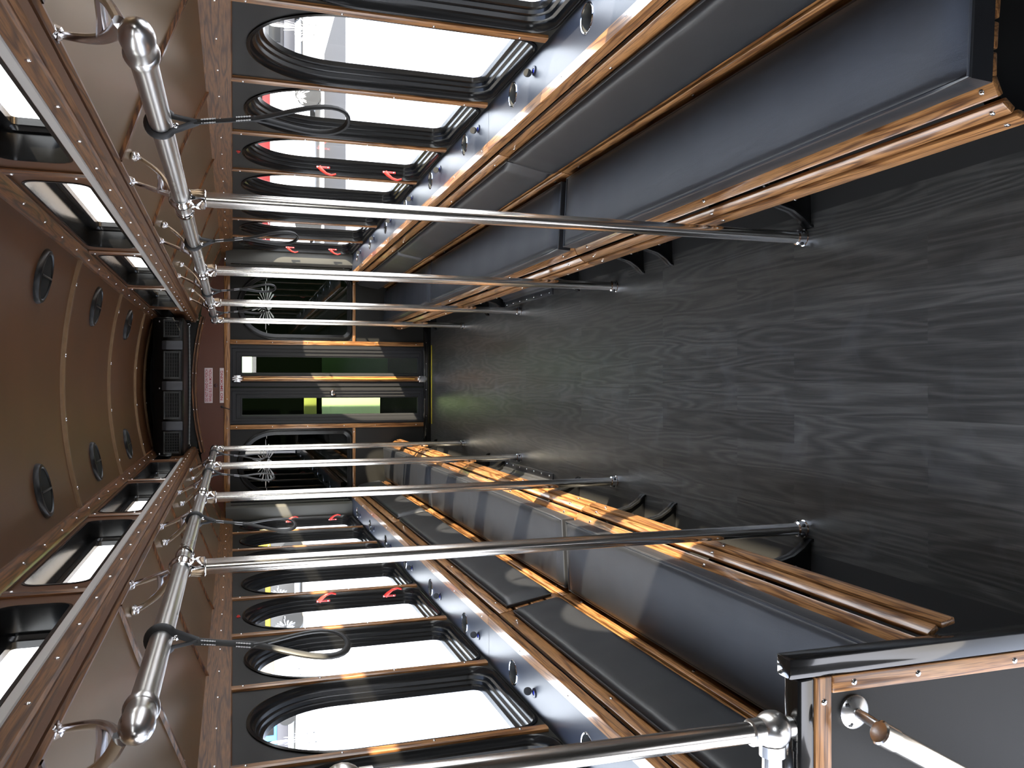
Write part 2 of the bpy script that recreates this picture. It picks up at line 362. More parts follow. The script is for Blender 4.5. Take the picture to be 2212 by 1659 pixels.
def panel_with_hole(b, P, c, u0, u1, v0, v1, f0, f1):
    """wall bay with a hole; f0/f1 map (u,v) to inner / outer face"""
    Q = to_rect(P, c, u0, u1, v0, v1)
    # add the exact rectangle corners by fanning
    b.loops([[f0(*q) for q in Q], [f0(*p) for p in P], [f1(*p) for p in P], [f1(*q) for q in Q]])
    n = len(P)
    for i in range(n):
        q1, q2 = Q[i], Q[(i + 1) % n]
        for cu in (u0, u1):
            for cv in (v0, v1):
                on = lambda q: (abs(q[0] - cu) < 1e-6, abs(q[1] - cv) < 1e-6)
                a, d = on(q1), on(q2)
                if (a[0] and d[1] and not a[1] and not d[0]) or (a[1] and d[0] and not a[0] and not d[1]):
                    b.poly([f0(*q1), f0(cu, cv), f0(*q2)]); b.poly([f1(*q1), f1(*q2), f1(cu, cv)])
PITCH = 0.705
EDGES = [2.65 + PITCH * k for k in range(-2, 8)]          # 1.24 ... 7.585
WPAR = dict(hw=0.318, zb=0.812, zsp=1.415, rise=0.332, rc=0.085)
def decal_shapes(b, c, f, sc=1.0, th=0.0):
    """a white flourish: fanned petals, dots and curls around c, in the plane given by f(u,v)"""
    def petal(a, r0, r1, w0, w1):
        n = 9; L1, R1 = [], []
        for i in range(n + 1):
            t = i / n; r = (r0 + (r1 - r0) * t) * sc; w = (w0 + (w1 - w0) * t) * math.sqrt(max(1 - max(0, (t - .75) / .25) ** 2, 0)) * sc if t > 0 else w0 * sc
            ca, sa = math.cos(a), math.sin(a)
            L1.append((c[0] + ca * r - sa * w, c[1] + sa * r + ca * w)); R1.append((c[0] + ca * r + sa * w, c[1] + sa * r - ca * w))
        for i in range(n):
            if (Vector(L1[i + 1]) - Vector(R1[i + 1])).length < 1e-6: b.poly([f(*L1[i]), f(*R1[i]), f(*R1[i + 1])])
            else: b.poly([f(*L1[i]), f(*R1[i]), f(*R1[i + 1]), f(*L1[i + 1])])
    def dot(a, r, rad):
        x, y = c[0] + math.cos(a) * r * sc, c[1] + math.sin(a) * r * sc
        b.poly([f(x + math.cos(2 * PI * k / 10) * rad * sc, y + math.sin(2 * PI * k / 10) * rad * sc) for k in range(10)])
    petal(PI / 2, 0.03, 0.175, 0.002, 0.019); petal(PI / 2 + .35, 0.03, 0.12, 0.001, 0.006); petal(PI / 2 - .35, 0.03, 0.12, 0.001, 0.006)
    for s in (1, -1):
        for a, l, w in ((0.75, .095, .003), (0.45, .12, .0035), (0.22, .15, .005), (0.02, .20, .003), (-0.13, .16, .0075), (-0.33, .135, .008), (-0.55, .115, .008), (1.05, .075, .003)):
            aa = a if s > 0 else PI - a
            petal(aa, 0.045, l, 0.0012, w)
        for a, rr in ((-0.33, .055), (-0.45, .05), (0.22, .05), (0.45, .045)):
            dot(a if s > 0 else PI - a, rr, 0.006)
        petal((-0.02 if s > 0 else PI + 0.02), 0.2, 0.27, 0.002, 0.0035)
    for k in range(5): petal(-PI / 2 + (k - 2) * 0.46, 0.004, 0.052 - abs(k - 2) * .005, 0.002, 0.012)
win_n = 0
for s in (1, -1):
    wall = MB()
    for i in range(len(EDGES) - 1):
        y0, y1 = EDGES[i], EDGES[i + 1]; yc = (y0 + y1) / 2
        P = [(yc + u, v) for u, v in outline(**WPAR)]
        panel_with_hole(wall, P, (yc, 1.25), y0, y1, 0.76, ZH + 0.03, lambda u, v: (s * XW, u, v), lambda u, v: (s * (XW + 0.012), u, v))
        win_n += 1
        w = sempty('window_%d' % win_n, (s * XW, yc, 0.82))
        fr = MB(); LL = []
        for o, dx in ((0.010, 0.0), (0.011, -0.005), (0.002, -0.008), (-0.004, -0.004), (-0.008, 0.018), (-0.018, 0.022), (-0.020, 0.036), (-0.030, 0.040), (-0.032, 0.052), (-0.044, 0.056), (-0.048, 0.072), (0.0, 0.075), (0.0, 0.004)):
            LL.append([(s * (XW + dx), yc + u, v) for u, v in outline(o=o, **WPAR)])
        fr.loops(LL); fr.build('frame', FRAME, w, ang=50)
        g = MB(); P2 = [(s * (XW + 0.0735), yc + u, v) for u, v in outline(o=-0.030, **WPAR)]
        g.poly(P2); g.build('pane', GLASS, w, smooth=False)
        if yc > 1.9:
            d = MB(); decal_shapes(d, (yc, 1.545), lambda u, v: (s * (XW + 0.070), u, v), 0.80); d.build('decal', DECAL, w, smooth=False)
    # the entrance doorway is open on the left, ahead of the partition
    wall.box(min(s * XW, s * (XW + 0.012)), max(s * XW, s * (XW + 0.012)), YF if s > 0 else 0.45, EDGES[0], 0.76 if s > 0 else 1.72, ZH + 0.03)
    if s < 0: wall.box(-XW - 0.012, -XW, YF, 0.45, -0.4, ZH + 0.03)
    wall.box(min(s * XW, s * (XW + 0.012)), max(s * XW, s * (XW + 0.012)), EDGES[-1], YE, 0.76, ZH + 0.03)
    struct(wall.build('wall_' + SIDE[s], PANEL, smooth=False))
    # corner pillar covers
    p = MB(); p.prism([(s * 1.154, 7.572), (s * 1.055, 7.578), (s * 1.040, 7.60), (s * 1.052, YE), (s * 1.154, YE)], 'Z', 0.79, 1.86, 0.004)
    pc = struct(p.build('trim_%d' % (1 if s > 0 else 2), PILLAR)); 
    pk = MB(); pk.box(min(s*1.038, s*1.055), max(s*1.038, s*1.055), 7.66, 7.69, 0.80, 1.82, 0.002); pk.box(min(s*1.038, s*1.055), max(s*1.038, s*1.055), 7.90, 7.93, 0.80, 1.82, 0.002)
    pk.build('cover_strip', FRAME, pc)
    for z in (0.86, 1.74): screw(pc, (s * 1.038, 7.675, z), (-s, 0, 0), 0.005)
# oak strips between the windows
tn = 3
for s in (1, -1):
    for i, y in enumerate(EDGES):
        if y < 1.5: continue
        if i == len(EDGES) - 1: continue
        b = MB(); b.prism([(s * (XW + 0.001), y - 0.019), (s * (XW - 0.010), y - 0.019), (s * (XW - 0.014), y - 0.012), (s * (XW - 0.014), y + 0.012), (s * (XW - 0.010), y + 0.019), (s * (XW + 0.001), y + 0.019)], 'Z', 0.806, ZH)
        t = struct(b.build('trim_%d' % tn, WOODZ, ang=20)); tn += 1
        for z in (0.90, 1.19, 1.48, 1.765): screw(t, (s * (XW - 0.014), y, z), (-s, 0, 0))
# header boards above the windows, and the lower (bronze) ceiling
for s in (1, -1):
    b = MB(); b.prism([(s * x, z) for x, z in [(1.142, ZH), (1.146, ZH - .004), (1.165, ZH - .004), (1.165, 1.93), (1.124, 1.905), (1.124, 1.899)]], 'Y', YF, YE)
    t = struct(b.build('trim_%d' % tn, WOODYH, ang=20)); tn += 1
    y = 0.9
    while y < 7.5: screw(t, (s * 1.1335, y, 1.852), (-s, 0, -0.2)); y += 0.2925
CEIL = [(1.128, 1.897), (1.07, 1.925), (0.98, 1.960), (0.86, 2.006), (0.73, 2.052), (0.60, 2.095)]
for s in (1, -1):
    b = MB(); pr = [(s * x, z) for x, z in CEIL] + [(s * x, z + 0.02) for x, z in CEIL[::-1]]
    b.prism(pr, 'Y', YF, YE); c = struct(b.build('ceiling_lower_' + SIDE[s], BRONZE, ang=30))
    for k, y in enumerate([0.5, 1.5, 2.5, 3.48, 4.5, 5.48, 6.45, 7.35]):
        b = MB(); pp = [(x, z) for x, z in CEIL]
        b.loops([[(s * x, y - 0.016, z + 0.004) for x, z in pp], [(s * x, y - 0.010, z - 0.010) for x, z in pp], [(s * x, y + 0.010, z - 0.010) for x, z in pp], [(s * x, y + 0.016, z + 0.004) for x, z in pp]], closed=False)
        rb = b.build('rib', WOODXD, c)
        for j in (1, 3): screw(rb, (s * (CEIL[j][0] - .03), y, (CEIL[j][1] + CEIL[j + 1][1] * 0) - 0.004 + .008), (-s * .35, 0, -1), 0.005)
# boards along the clerestory edge with the grey strip
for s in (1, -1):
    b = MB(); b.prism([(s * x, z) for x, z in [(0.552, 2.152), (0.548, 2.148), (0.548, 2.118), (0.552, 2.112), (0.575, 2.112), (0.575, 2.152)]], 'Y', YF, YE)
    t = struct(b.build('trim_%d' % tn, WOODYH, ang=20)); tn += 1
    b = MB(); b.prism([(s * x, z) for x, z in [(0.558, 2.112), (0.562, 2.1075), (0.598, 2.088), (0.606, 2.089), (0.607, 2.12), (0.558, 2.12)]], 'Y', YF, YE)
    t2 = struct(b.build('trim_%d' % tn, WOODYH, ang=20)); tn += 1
    y = 0.62
    while y < 7.7: screw(t, (s * 0.548, y, 2.132), (-s, 0, 0), 0.006); screw(t2, (s * 0.580, y - .06, 2.098), (-s * .45, 0, -1), 0.006); y += 0.252
    b = MB(); b.prism([(s * x, z) for x, z in [(0.556, 2.153), (0.551, 2.156), (0.551, 2.174), (0.556, 2.177), (0.572, 2.177), (0.572, 2.153)]], 'Y', YF, 6.85)
    struct(b.build('trim_%d' % tn, GREYSTRIP, ang=20)); tn += 1
# clerestory walls and windows
MULL = [-0.31, 1.12, 2.55, 3.98, 5.38, 6.75, 7.86]
XC, XG = 0.567, 0.645
for s in (1, -1):
    wall = MB()
    for y0, y1 in zip(MULL, MULL[1:]):
        yc, hl = (y0 + y1) / 2, (y1 - y0) / 2; zc = 2.277 if y1 < 7.5 else 2.314; hh = 0.088 if y1 < 7.5 else 0.050
        P = [(yc + u, zc + v) for u, v in rect_outline(hl - 0.115, hh, 0.05)]
        panel_with_hole(wall, P, (yc, zc), y0, y1, 2.09, 2.43, lambda u, v: (s * XC, u, v), lambda u, v: (s * (XC + 0.01), u, v))
        win_n += 1; w = sempty('window_%d' % win_n, (s * XC, yc, zc))
        fr = MB(); LL = []
        for o, x in ((0.002, XC + 0.004), (0.004, XC - 0.002), (-0.004, XC - 0.003), (-0.006, XC + 0.01), (-0.006, XG - 0.01), (-0.022, XG - 0.010), (-0.028, XG), (-0.036, XG + 0.002), (-0.036, XG + 0.02), (0.02, XG + 0.02)):
            LL.append([(s * x, yc + u, zc + v - (0.0 if x < 0.6 else 0.004)) for u, v in rect_outline(hl - 0.115, hh, 0.05, o)])
        fr.loops(LL); fr.build('frame', FRAME, w, ang=50)
        g = MB(); g.poly([(s * (XG + 0.012), yc + u, zc + v) for u, v in rect_outline(hl - 0.115, hh, 0.05, -0.03)]); g.build('pane', GLASS, w, smooth=False)
    wall.box(min(s * XC, s * (XC + .01)), max(s * XC, s * (XC + .01)), YF, MULL[0], 2.09, 2.43); wall.box(min(s * XC, s * (XC + .01)), max(s * XC, s * (XC + .01)), MULL[-1], YE, 2.09, 2.43)
    cw = struct(wall.build('wall_clerestory_' + SIDE[s], COPPER, smooth=False))
    for y in MULL[1:-1]:
        b = MB(); b.prism([(s * (XC + .001), y - 0.024), (s * (XC - 0.006), y - 0.024), (s * (XC - 0.013), y - 0.012), (s * (XC - 0.013), y + 0.012), (s * (XC - 0.006), y + 0.024), (s * (XC + .001), y + 0.024)], 'Z', 2.15, 2.41)
        t = struct(b.build('trim_%d' % tn, WOODZD, ang=20)); tn += 1
        for z in (2.205, 2.36): screw(t, (s * (XC - 0.013), y, z), (-s, 0, 0), 0.006)
    b = MB(); b.prism([(s * x, z) for x, z in [(0.570, 2.384), (0.556, 2.378), (0.544, 2.384), (0.520, 2.405), (0.522, 2.425), (0.570, 2.425)]], 'Y', YF, YE)
    t = struct(b.build('trim_%d' % tn, WOODYD, ang=25)); tn += 1
    y = 0.75
    while y < 7.2: screw(t, (s * 0.536, y, 2.392), (-s, 0, -1), 0.006); y += 0.30
# arched roof
def roof_z(x): return 2.488 - 0.25 * x * x
XS = [-0.57 + 1.14 * i / 24 for i in range(25)]
b = MB(); b.prism([(x, roof_z(x)) for x in XS] + [(x, roof_z(x) + 0.03) for x in XS[::-1]], 'Y', YF, YE)
ceil = struct(b.build('ceiling', COPPER, ang=30))
RIB = laminate('tan_rib_wood', (0.150, 0.088, 0.042), (0.19, 0.112, 0.056), 0.42, 0.0, 30)
for y in [1.12, 2.55, 3.98, 5.38, 6.75, 7.45]:
    b = MB(); X2 = [-0.54 + 1.08 * i / 24 for i in range(25)]
    b.loops([[(x, y - 0.030, roof_z(x) + .004) for x in X2], [(x, y - 0.024, roof_z(x) - .007) for x in X2], [(x, y - 0.012, roof_z(x) - .014) for x in X2], [(x, y + 0.012, roof_z(x) - .014) for x in X2], [(x, y + 0.024, roof_z(x) - .007) for x in X2], [(x, y + 0.030, roof_z(x) + .004) for x in X2]], closed=False)
    t = struct(b.build('trim_%d' % tn, RIB, ang=25)); tn += 1
    for x in (-0.44, -0.15, 0.12, 0.42): screw(t, (x, y, roof_z(x) - .014), (0, 0, -1), 0.008)
# front bulkhead behind the camera, with the windscreen
b = MB(); P = [(0.45 + u, 1.68 + v) for u, v in rect_outline(0.32, 0.30, 0.08)]
panel_with_hole(b, P, (0.45, 1.68), -1.2, 1.2, -0.05, 2.52, lambda u, v: (u, YF, v), lambda u, v: (u, YF - 0.02, v)); struct(b.build('wall_front', PANEL, smooth=False))
win_n += 1; w = sempty('window_%d' % win_n, (0, YF, 1.25)); g = MB(); g.poly([(0.45 + u, YF - 0.01, 1.68 + v) for u, v in rect_outline(0.32, 0.30, 0.08, 0.01)]); g.build('pane', GLASS, w, smooth=False)

# ------------------------------------------------------------------ end wall, door and end windows
EW = dict(hw=0.292, zb=0.752, zsp=1.42, rise=0.335, rc=0.085)
endw = MB()
for s in (1, -1):
    P = [(s * 0.715 + u, v) for u, v in outline(**EW)]
    panel_with_hole(endw, P, (s * 0.715, 1.2), min(s * 0.38, s * 1.19), max(s * 0.38, s * 1.19), 0.735, 1.84, lambda u, v: (u, YE, v), lambda u, v: (u, YE + 0.012, v))
    endw.box(min(s * 0.38, s * 1.19), max(s * 0.38, s * 1.19), YE, YE + 0.012, -0.02, 0.735)
endw.box(-1.2, 1.2, YE - 0.0, YE + 0.012, 2.10, 2.5)
we = struct(endw.build('wall_end', PANEL, smooth=False))
b = MB(); XA = [-0.60 + 1.2 * i / 20 for i in range(21)]
def arch_z(x): return 2.128 - 0.205 * x * x
b.prism([(-1.19, 1.87), (1.19, 1.87), (1.19, 2.0), (0.62, 2.07)] + [(x, arch_z(x)) for x in XA[::-1]] + [(-0.62, 2.07), (-1.19, 2.0)], 'Y', YE - 0.006, YE + 0.014); struct(b.build('wall_end_upper', MAHOG, smooth=False))
for k, (dz, hh) in enumerate(((0.012, 0.010), (-0.014, 0.010))):
    b = MB(); b.loops([[(x, YE - 0.004, arch_z(x) + dz + hh) for x in XA], [(x, YE - 0.022, arch_z(x) + dz + hh * .6) for x in XA], [(x, YE - 0.022, arch_z(x) + dz - hh * .6) for x in XA], [(x, YE - 0.004, arch_z(x) + dz - hh) for x in XA]], closed=False)
    t = struct(b.build('trim_%d' % tn, WOODXD, ang=25)); tn += 1
    for x in (-.5, -.22, .1, .36, .54): screw(t, (x, YE - .022, arch_z(x) + dz), (0, -1, 0), 0.004)
def oak(x0, x1, z0, z1, m, y=YE - 0.014, sc=()):
    global tn
    b = MB(); b.box(x0, x1, y, YE + 0.002, z0, z1, 0.004); t = struct(b.build('trim_%d' % tn, m)); tn += 1
    for x, z in sc: screw(t, (x, y, z), (0, -1, 0), 0.005)
    return t
lint = oak(-1.14, 1.10, 1.825, 1.877, WOODX, YE - 0.016, [(-1.0, 1.852), (-0.39, 1.852), (-0.13, 1.852), (0.12, 1.852), (0.38, 1.852), (0.75, 1.852)])
for s in (1, -1):
    oak(min(s * .362, s * .402), max(s * .362, s * .402), 0.07, 1.825, WOODZ, sc=[(s * .382, z) for z in (.14, .53, .82, 1.15, 1.46, 1.77)])
    oak(min(s * .402, s * 1.06), max(s * .402, s * 1.06), 0.714, 0.742, WOODX, sc=[(s * .44, .728), (s * .70, .728), (s * .94, .728)])
b = MB(); b.box(-1.15, 1.15, YE - 0.03, YE + 0.01, 0.0, 0.07, 0.004); t = struct(b.build('trim_%d' % tn, GLOSSB)); tn += 1
for x in (-.42, -.3, -.05, .2, .4): screw(t, (x, YE - .03, .045), (0, -1, 0), 0.004)
for s in (1, -1):
    xc = s * 0.715; win_n += 1; w = sempty('window_%d' % win_n, (xc, YE, 0.75)); fr = MB(); LL = []
    for o, dy in ((0.012, 0.002), (0.014, -0.010), (0.004, -0.014), (-0.012, -0.010), (-0.014, 0.004), (-0.024, 0.006), (-0.026, 0.016), (-0.036, 0.018), (-0.038, 0.03), (0.01, 0.03)):
        LL.append([(xc + u, YE + dy, v) for u, v in outline(o=o, **EW)])
    fr.loops(LL); fr.build('frame', FRAME, w, ang=50)
    g = MB(); g.poly([(xc + u, YE + 0.022, v) for u, v in outline(o=-0.03, **EW)]); g.build('pane', DARKGLASS, w, smooth=False)
    d = MB(); decal_shapes(d, (xc, 1.515), lambda u, v: (u, YE + 0.019, v), 1.12); d.build('decal', DECAL, w, smooth=False)
    st = MB(); st.tube([(xc + .10 * s * -1, YE + .015, 1.19), (xc - s * .135, YE + .015, 1.18)], 0.004); 
    st.bm.free()
# door: two glazed leaves with an oak post strip between
door = sempty('door_1', (0, YE, 0.06))
def leaf(x0, x1, gx0, gx1):
    z0, z1, gz0, gz1 = 0.068, 1.85, 0.125, 1.722; f = MB()
    P = [(gx0, gz0), (gx1, gz0), (gx1, gz1), (gx0, gz1)]; Q = [(x0, z0), (x1, z0), (x1, z1), (x0, z1)]
    def lerp(t): return [(q[0] + (p[0] - q[0]) * t, q[1] + (p[1] - q[1]) * t) for p, q in zip(P, Q)]
    LL = []
    for t, y in ((0.0, YE + .02), (0.0, YE - 0.004), (0.06, YE - 0.012), (0.30, YE - 0.013), (0.34, YE - 0.006), (0.58, YE - 0.004), (0.62, YE + 0.004), (0.88, YE + 0.006), (0.92, YE + 0.012), (1.0, YE + 0.014), (1.0, YE + .02)):
        LL.append([(u, y, v) for u, v in lerp(t)])
    f.loops(LL); lf = f.build('door_leaf', DOORM, door, ang=20)
    g = MB(); g.poly([(u, YE + 0.016, v) for u, v in P]); g.build('pane', GREENGLASS, lf, smooth=False); return lf
leafL = leaf(-0.360, -0.028, -0.272, -0.124); leafR = leaf(-0.022, 0.360, 0.108, 0.250)
b = MB(); b.box(0.030, 0.076, YE - 0.026, YE - 0.012, 0.11, 1.74, 0.004); b.build('oak_strip', WOODZ, door)
b = MB(); b.tube([(0.053, YE - 0.034, 0.16)] + [(0.053 + 0.0015 * math.sin(i * 1.3), YE - 0.034, 0.16 + 1.55 * i / 14) for i in range(1, 15)], 0.006); b.build('amber_strap', AMBER, door)
for z, nm in ((1.765, 'hinge'), (0.085, 'hinge')):
    b = MB(); b.box(0.022, 0.082, YE - 0.034, YE - 0.010, z - 0.03, z + 0.03, 0.003); b.box(0.038, 0.068, YE - 0.04, YE - 0.03, z - 0.045, z + 0.045, 0.002); h = b.build('hinge', ALU, door)
b = MB(); b.lathe((-0.078, YE - 0.002, 0.925), (-0.078, YE - 0.1, 0.925), [(0, .026), (.006, .026), (.010, .012), (.022, .012), (.030, .024), (.044, .029), (.054, .022), (.058, 0)], 24); b.build('door_knob', CHROME, leafL)
b = MB(); b.box(-0.375, 0.375, 7.905, 7.925, 0.0, 0.006, 0.002); tag(b.build('threshold_strip', YELLOW), 'thin yellow strip on the floor before the double door', 'floor strip')
# porch seen dimly through the door glass
b = MB(); b.box(-1.25, 1.25, YE + 0.95, YE + 1.0, -0.3, 1.62); b.box(-1.25, 0.06, YE + 0.95, YE + 1.0, 1.62, 2.5); b.box(0.30, 1.25, YE + 0.95, YE + 1.0, 1.62, 2.5); b.box(-1.3, -1.25, YE + .05, YE + 1.0, -.3, 2.5); b.box(-1.25, 1.25, YE + .05, YE + 1.0, 2.45, 2.5); struct(b.build('wall_porch', outm('porch_shade_paint', (0.0015, 0.0022, 0.0015), .9, 0.0), smooth=False))  # near-black green stands in for the shade inside the porch
b = MB(); b.box(-1.25, 1.25, YE + .02, YE + 1.0, -0.35, -0.3); struct(b.build('floor_porch', outm('porch_floor_shade', (0.004, 0.004, 0.004), .9, 0.0), smooth=False))  # floor blackened too, the porch shade is in its colour
pb = thing('porch_panel', (-0.19, YE + 0.93, 0.2), 'porch panel behind the door glass, its sun and shade painted in', 'board')
b = MB(); b.box(-0.36, -0.08, YE + 0.92, YE + 0.945, 0.33, 0.93, 0.004); b.build('board', outm('sunlit_panel_paint', (0.80, 0.85, 0.72)), pb)  # sun patch on the porch panel, painted as a pale board
b = MB(); b.box(0.06, 0.34, YE + 0.92, YE + 0.945, 0.25, 0.93, 0.004); b.build('shaded_board', outm('shaded_panel_paint', (0.005, 0.009, 0.006), .8, 0.0), pb)  # shaded part of the porch panel, its shade painted as dark green
b = MB(); b.box(-0.36, -0.08, YE + 0.915, YE + 0.945, 0.985, 1.11, 0.004); b.build('upper_strip', outm('olive_paint', (0.42, 0.38, 0.14)), pb)

# signs on the end wall
def text_mesh(body, size, w=None, shear=0.0, spacing=1.0, offset=0.0):
    cu = bpy.data.curves.new('t', 'FONT'); cu.body = body; cu.size = size; cu.align_x = 'CENTER'; cu.align_y = 'CENTER'; cu.extrude = 0.0004; cu.space_character = spacing; cu.offset = offset; cu.resolution_u = 3
    o = bpy.data.objects.new('t', cu); COL.objects.link(o); dg = bpy.context.evaluated_depsgraph_get(); dg.update()
    me = bpy.data.meshes.new_from_object(o.evaluated_get(dg)); bpy.data.objects.remove(o); 
    xs = [v.co.x for v in me.vertices]; k = w / (max(xs) - min(xs)) if w else 1
    for v in me.vertices: v.co.x *= k
    return me
def sign(name, x0, x1, z0, z1, lines, label, mp, mtx):
    t = thing(name, ((x0 + x1) / 2, YE - 0.008, (z0 + z1) / 2), label, 'sign')
    b = MB(); b.box(x0, x1, YE - 0.011, YE - 0.006, z0, z1, 0.0012); b.build('sign_plate', mp, t)
    n = len(lines)
    for i, (tx, w, sz) in enumerate(lines):
        me = text_mesh(tx, sz, w, offset=0.0006); me.materials.clear(); me.materials.append(mtx); me.name = 'lettering'
        o = bpy.data.objects.new('lettering', me); COL.objects.link(o); o.parent = t
        zc = (z1 - z0) * ((n - 1) / 2 - i) / n * 0.92; o.location = (0, -0.0035, zc); o.rotation_euler = (PI / 2, 0, 0)
sign('porch_warning_sign', -0.163, 0.147, 1.972, 2.040, [('DO NOT STAND ON PORCH', 0.285, 0.034), ('WHILE BUS IS IN MOTION', 0.285, 0.034)], 'white two-line sign with red lettering about standing on the porch', PINKW, SIGNRED)
sign('no_smoking_sign', -0.163, 0.147, 1.878, 1.913, [('NO SMOKING', 0.262, 0.030)], 'narrow white no smoking sign just above the door lintel', PINKW, SIGNRED)
b = MB(); b.lathe((-0.008, YE - 0.005, 1.945), (-0.008, YE - 0.1, 1.945), [(0, .018), (.004, .018), (.006, .011), (.012, .009), (.013, 0)], 18); tag(b.build('call_button', mat('dark_brown_plastic', (0.06, 0.012, 0.010), 0.3)), 'small dark round button between the two signs on the brown end wall', 'button')
tl = thing('door_latch', (-0.225, YE - .018, 1.86), 'small black hooked latch hanging across the oak lintel above the door', 'latch')
b = MB(); b.tube([(-.20, YE - .014, 1.892), (-.208, YE - .03, 1.87), (-.222, YE - .026, 1.825), (-.226, YE - .022, 1.805)], 0.004); b.build('hook_arm', RUBBER, tl); b = MB(); b.ball((-.198, YE - .012, 1.896), .010); b.build('pivot', RUBBER, tl)

# ------------------------------------------------------------------ air conditioner and bell cord under the roof end
ac = thing('air_conditioner', (-0.018, 7.3, 2.40), 'long black air conditioner with four grilles under the far roof end', 'air conditioner')
b = MB(); b.prism([(7.95, 2.172), (7.22, 2.172), (7.19, 2.186), (7.20, 2.30), (7.235, 2.345), (7.30, 2.405), (7.95, 2.43)], 'X', -0.565, 0.53, 0.008); body = b.build('housing', ACB, ac)
def onface(z): return 7.19 + (z - 2.186) / (2.30 - 2.186) * 0.01
for i, (x0, x1) in enumerate([(0.385, 0.50), (0.055, 0.252), (-0.262, -0.066), (-0.535, -0.382)]):
    z0, z1 = 2.205, 2.312; v = MB()
    for o, w in ((0, 0.010),):
        v.box(x0 - .012, x1 + .012, 7.176, 7.205, z1 - .004, z1 + .010, .003); v.box(x0 - .012, x1 + .012, 7.176, 7.205, z0 - .010, z0 + .004, .003)
        v.box(x0 - .012, x0 + .004, 7.176, 7.205, z0, z1, .003); v.box(x1 - .004, x1 + .012, 7.176, 7.205, z0, z1, .003)
    vent = v.build('vent', ACG, ac)
    g = MB(); n = 7 if x1 - x0 > .15 else 5
    for k in range(1, n): g.box(x0 + (x1 - x0) * k / n - .0018, x0 + (x1 - x0) * k / n + .0018, 7.180, 7.186, z0, z1)
    for k in range(1, 6): g.box(x0, x1, 7.181, 7.187, z0 + (z1 - z0) * k / 6 - .0016, z0 + (z1 - z0) * k / 6 + .0016)
    g.build('grille', ACG, vent)
    d = MB(); d.box(x0, x1, 7.188, 7.192, z0, z1); d.build('duct', mat('duct_black', (.003, .003, .003), .8), vent)
for x0, x1 in ((0.275, 0.345), (-0.045, 0.025), (-0.362, -0.292)):
    b = MB(); b.prism([(7.20, 2.19), (7.165, 2.178), (7.168, 2.30), (7.20, 2.335)], 'X', x0, x1, 0.004); b.build('mounting_flap', mat('slate_plastic', (0.045, 0.048, 0.055), 0.4), ac)
for x in (0.50, -0.03, -0.55): screw(ac, (x, 7.245, 2.352), (0, -1, .6), 0.008, 'bolt_cap', WHITE)
b = MB(); n = 60
b.tube([(-0.52 + 1.03 * i / n, 7.86, 2.163 - 0.006 * math.sin(PI * i / n)) for i in range(n + 1)], [0.0068 if i % 2 else 0.0045 for i in range(n + 1)], 8)
cord = thing('bell_cord', (0, 7.86, 2.163), 'speckled rope strung across below the air conditioner', 'cord')
RP = mat('rope_speckle', (0.2, 0.2, 0.2), 0.8)
mp_ = mapping(RP, (160, 40, 40), rnd=False); wv_ = N(RP, 'ShaderNodeTexWave'); wv_.inputs['Scale'].default_value = 0.5; L(RP, mp_.outputs[0], wv_.inputs['Vector'])
r_ = ramp(RP, [(0.35, (0.02, 0.02, 0.02)), (0.6, (0.42, 0.42, 0.40))]); L(RP, wv_.outputs['Fac'], r_.inputs[0]); L(RP, r_.outputs[0], BS(RP).inputs['Base Color'])
b.build('rope', RP, cord)
for x in (-0.525, 0.515):
    b = MB(); b.tube([(x + .012 * math.cos(t), 7.86, 2.165 + .014 * math.sin(t)) for t in [2 * PI * k / 12 for k in range(12)]], .003, 6, True); b.build('eyelet', CHROME, cord)

# ------------------------------------------------------------------ ceiling speakers
sp0 = None
for s in (1, -1):
    for k, y in enumerate((3.40, 4.62, 5.95)):
        x = s * 0.385; z = roof_z(x); lab = 'round black ceiling speaker %s, %s' % (("near the photo's upper row of roof windows" if s > 0 else "near the photo's lower row of roof windows"), ('nearest the camera', 'middle of three', 'furthest of three')[k])
        sp = thing('ceiling_speaker', (x, y, z), lab, 'speaker', 'round speakers on the roof')
        nrm = Vector((-s * 0.19, 0, -1)).normalized(); c = Vector((x, y, z + .004))
        b = MB(); b.lathe(c, c + nrm, [(0, .100), (.012, .100), (.022, .094), (.024, .084), (.020, .080)], 36, cap=False); b.build('rim', ACB, sp)
        b = MB(); b.lathe(c, c + nrm, [(.012, .082), (.019, .081), (.021, .05), (.022, 0)], 36); b.build('grille', SPK, sp)
        b = MB(); p = c + nrm * .022; b.box(p.x - .004, p.x + .004, p.y - .08, p.y + .08, p.z - .003, p.z + .001, .001); b.build('crossbar', ACB, sp)
        b = MB(); p = c + nrm * .020 + Vector((s * .084, -.022, .003)); b.box(p.x - .006, p.x + .006, p.y - .014, p.y + .014, p.z - .006, p.z + .002, .001); b.build('white_highlight', WHITE, sp)  # white block painting a small highlight on the speaker rim

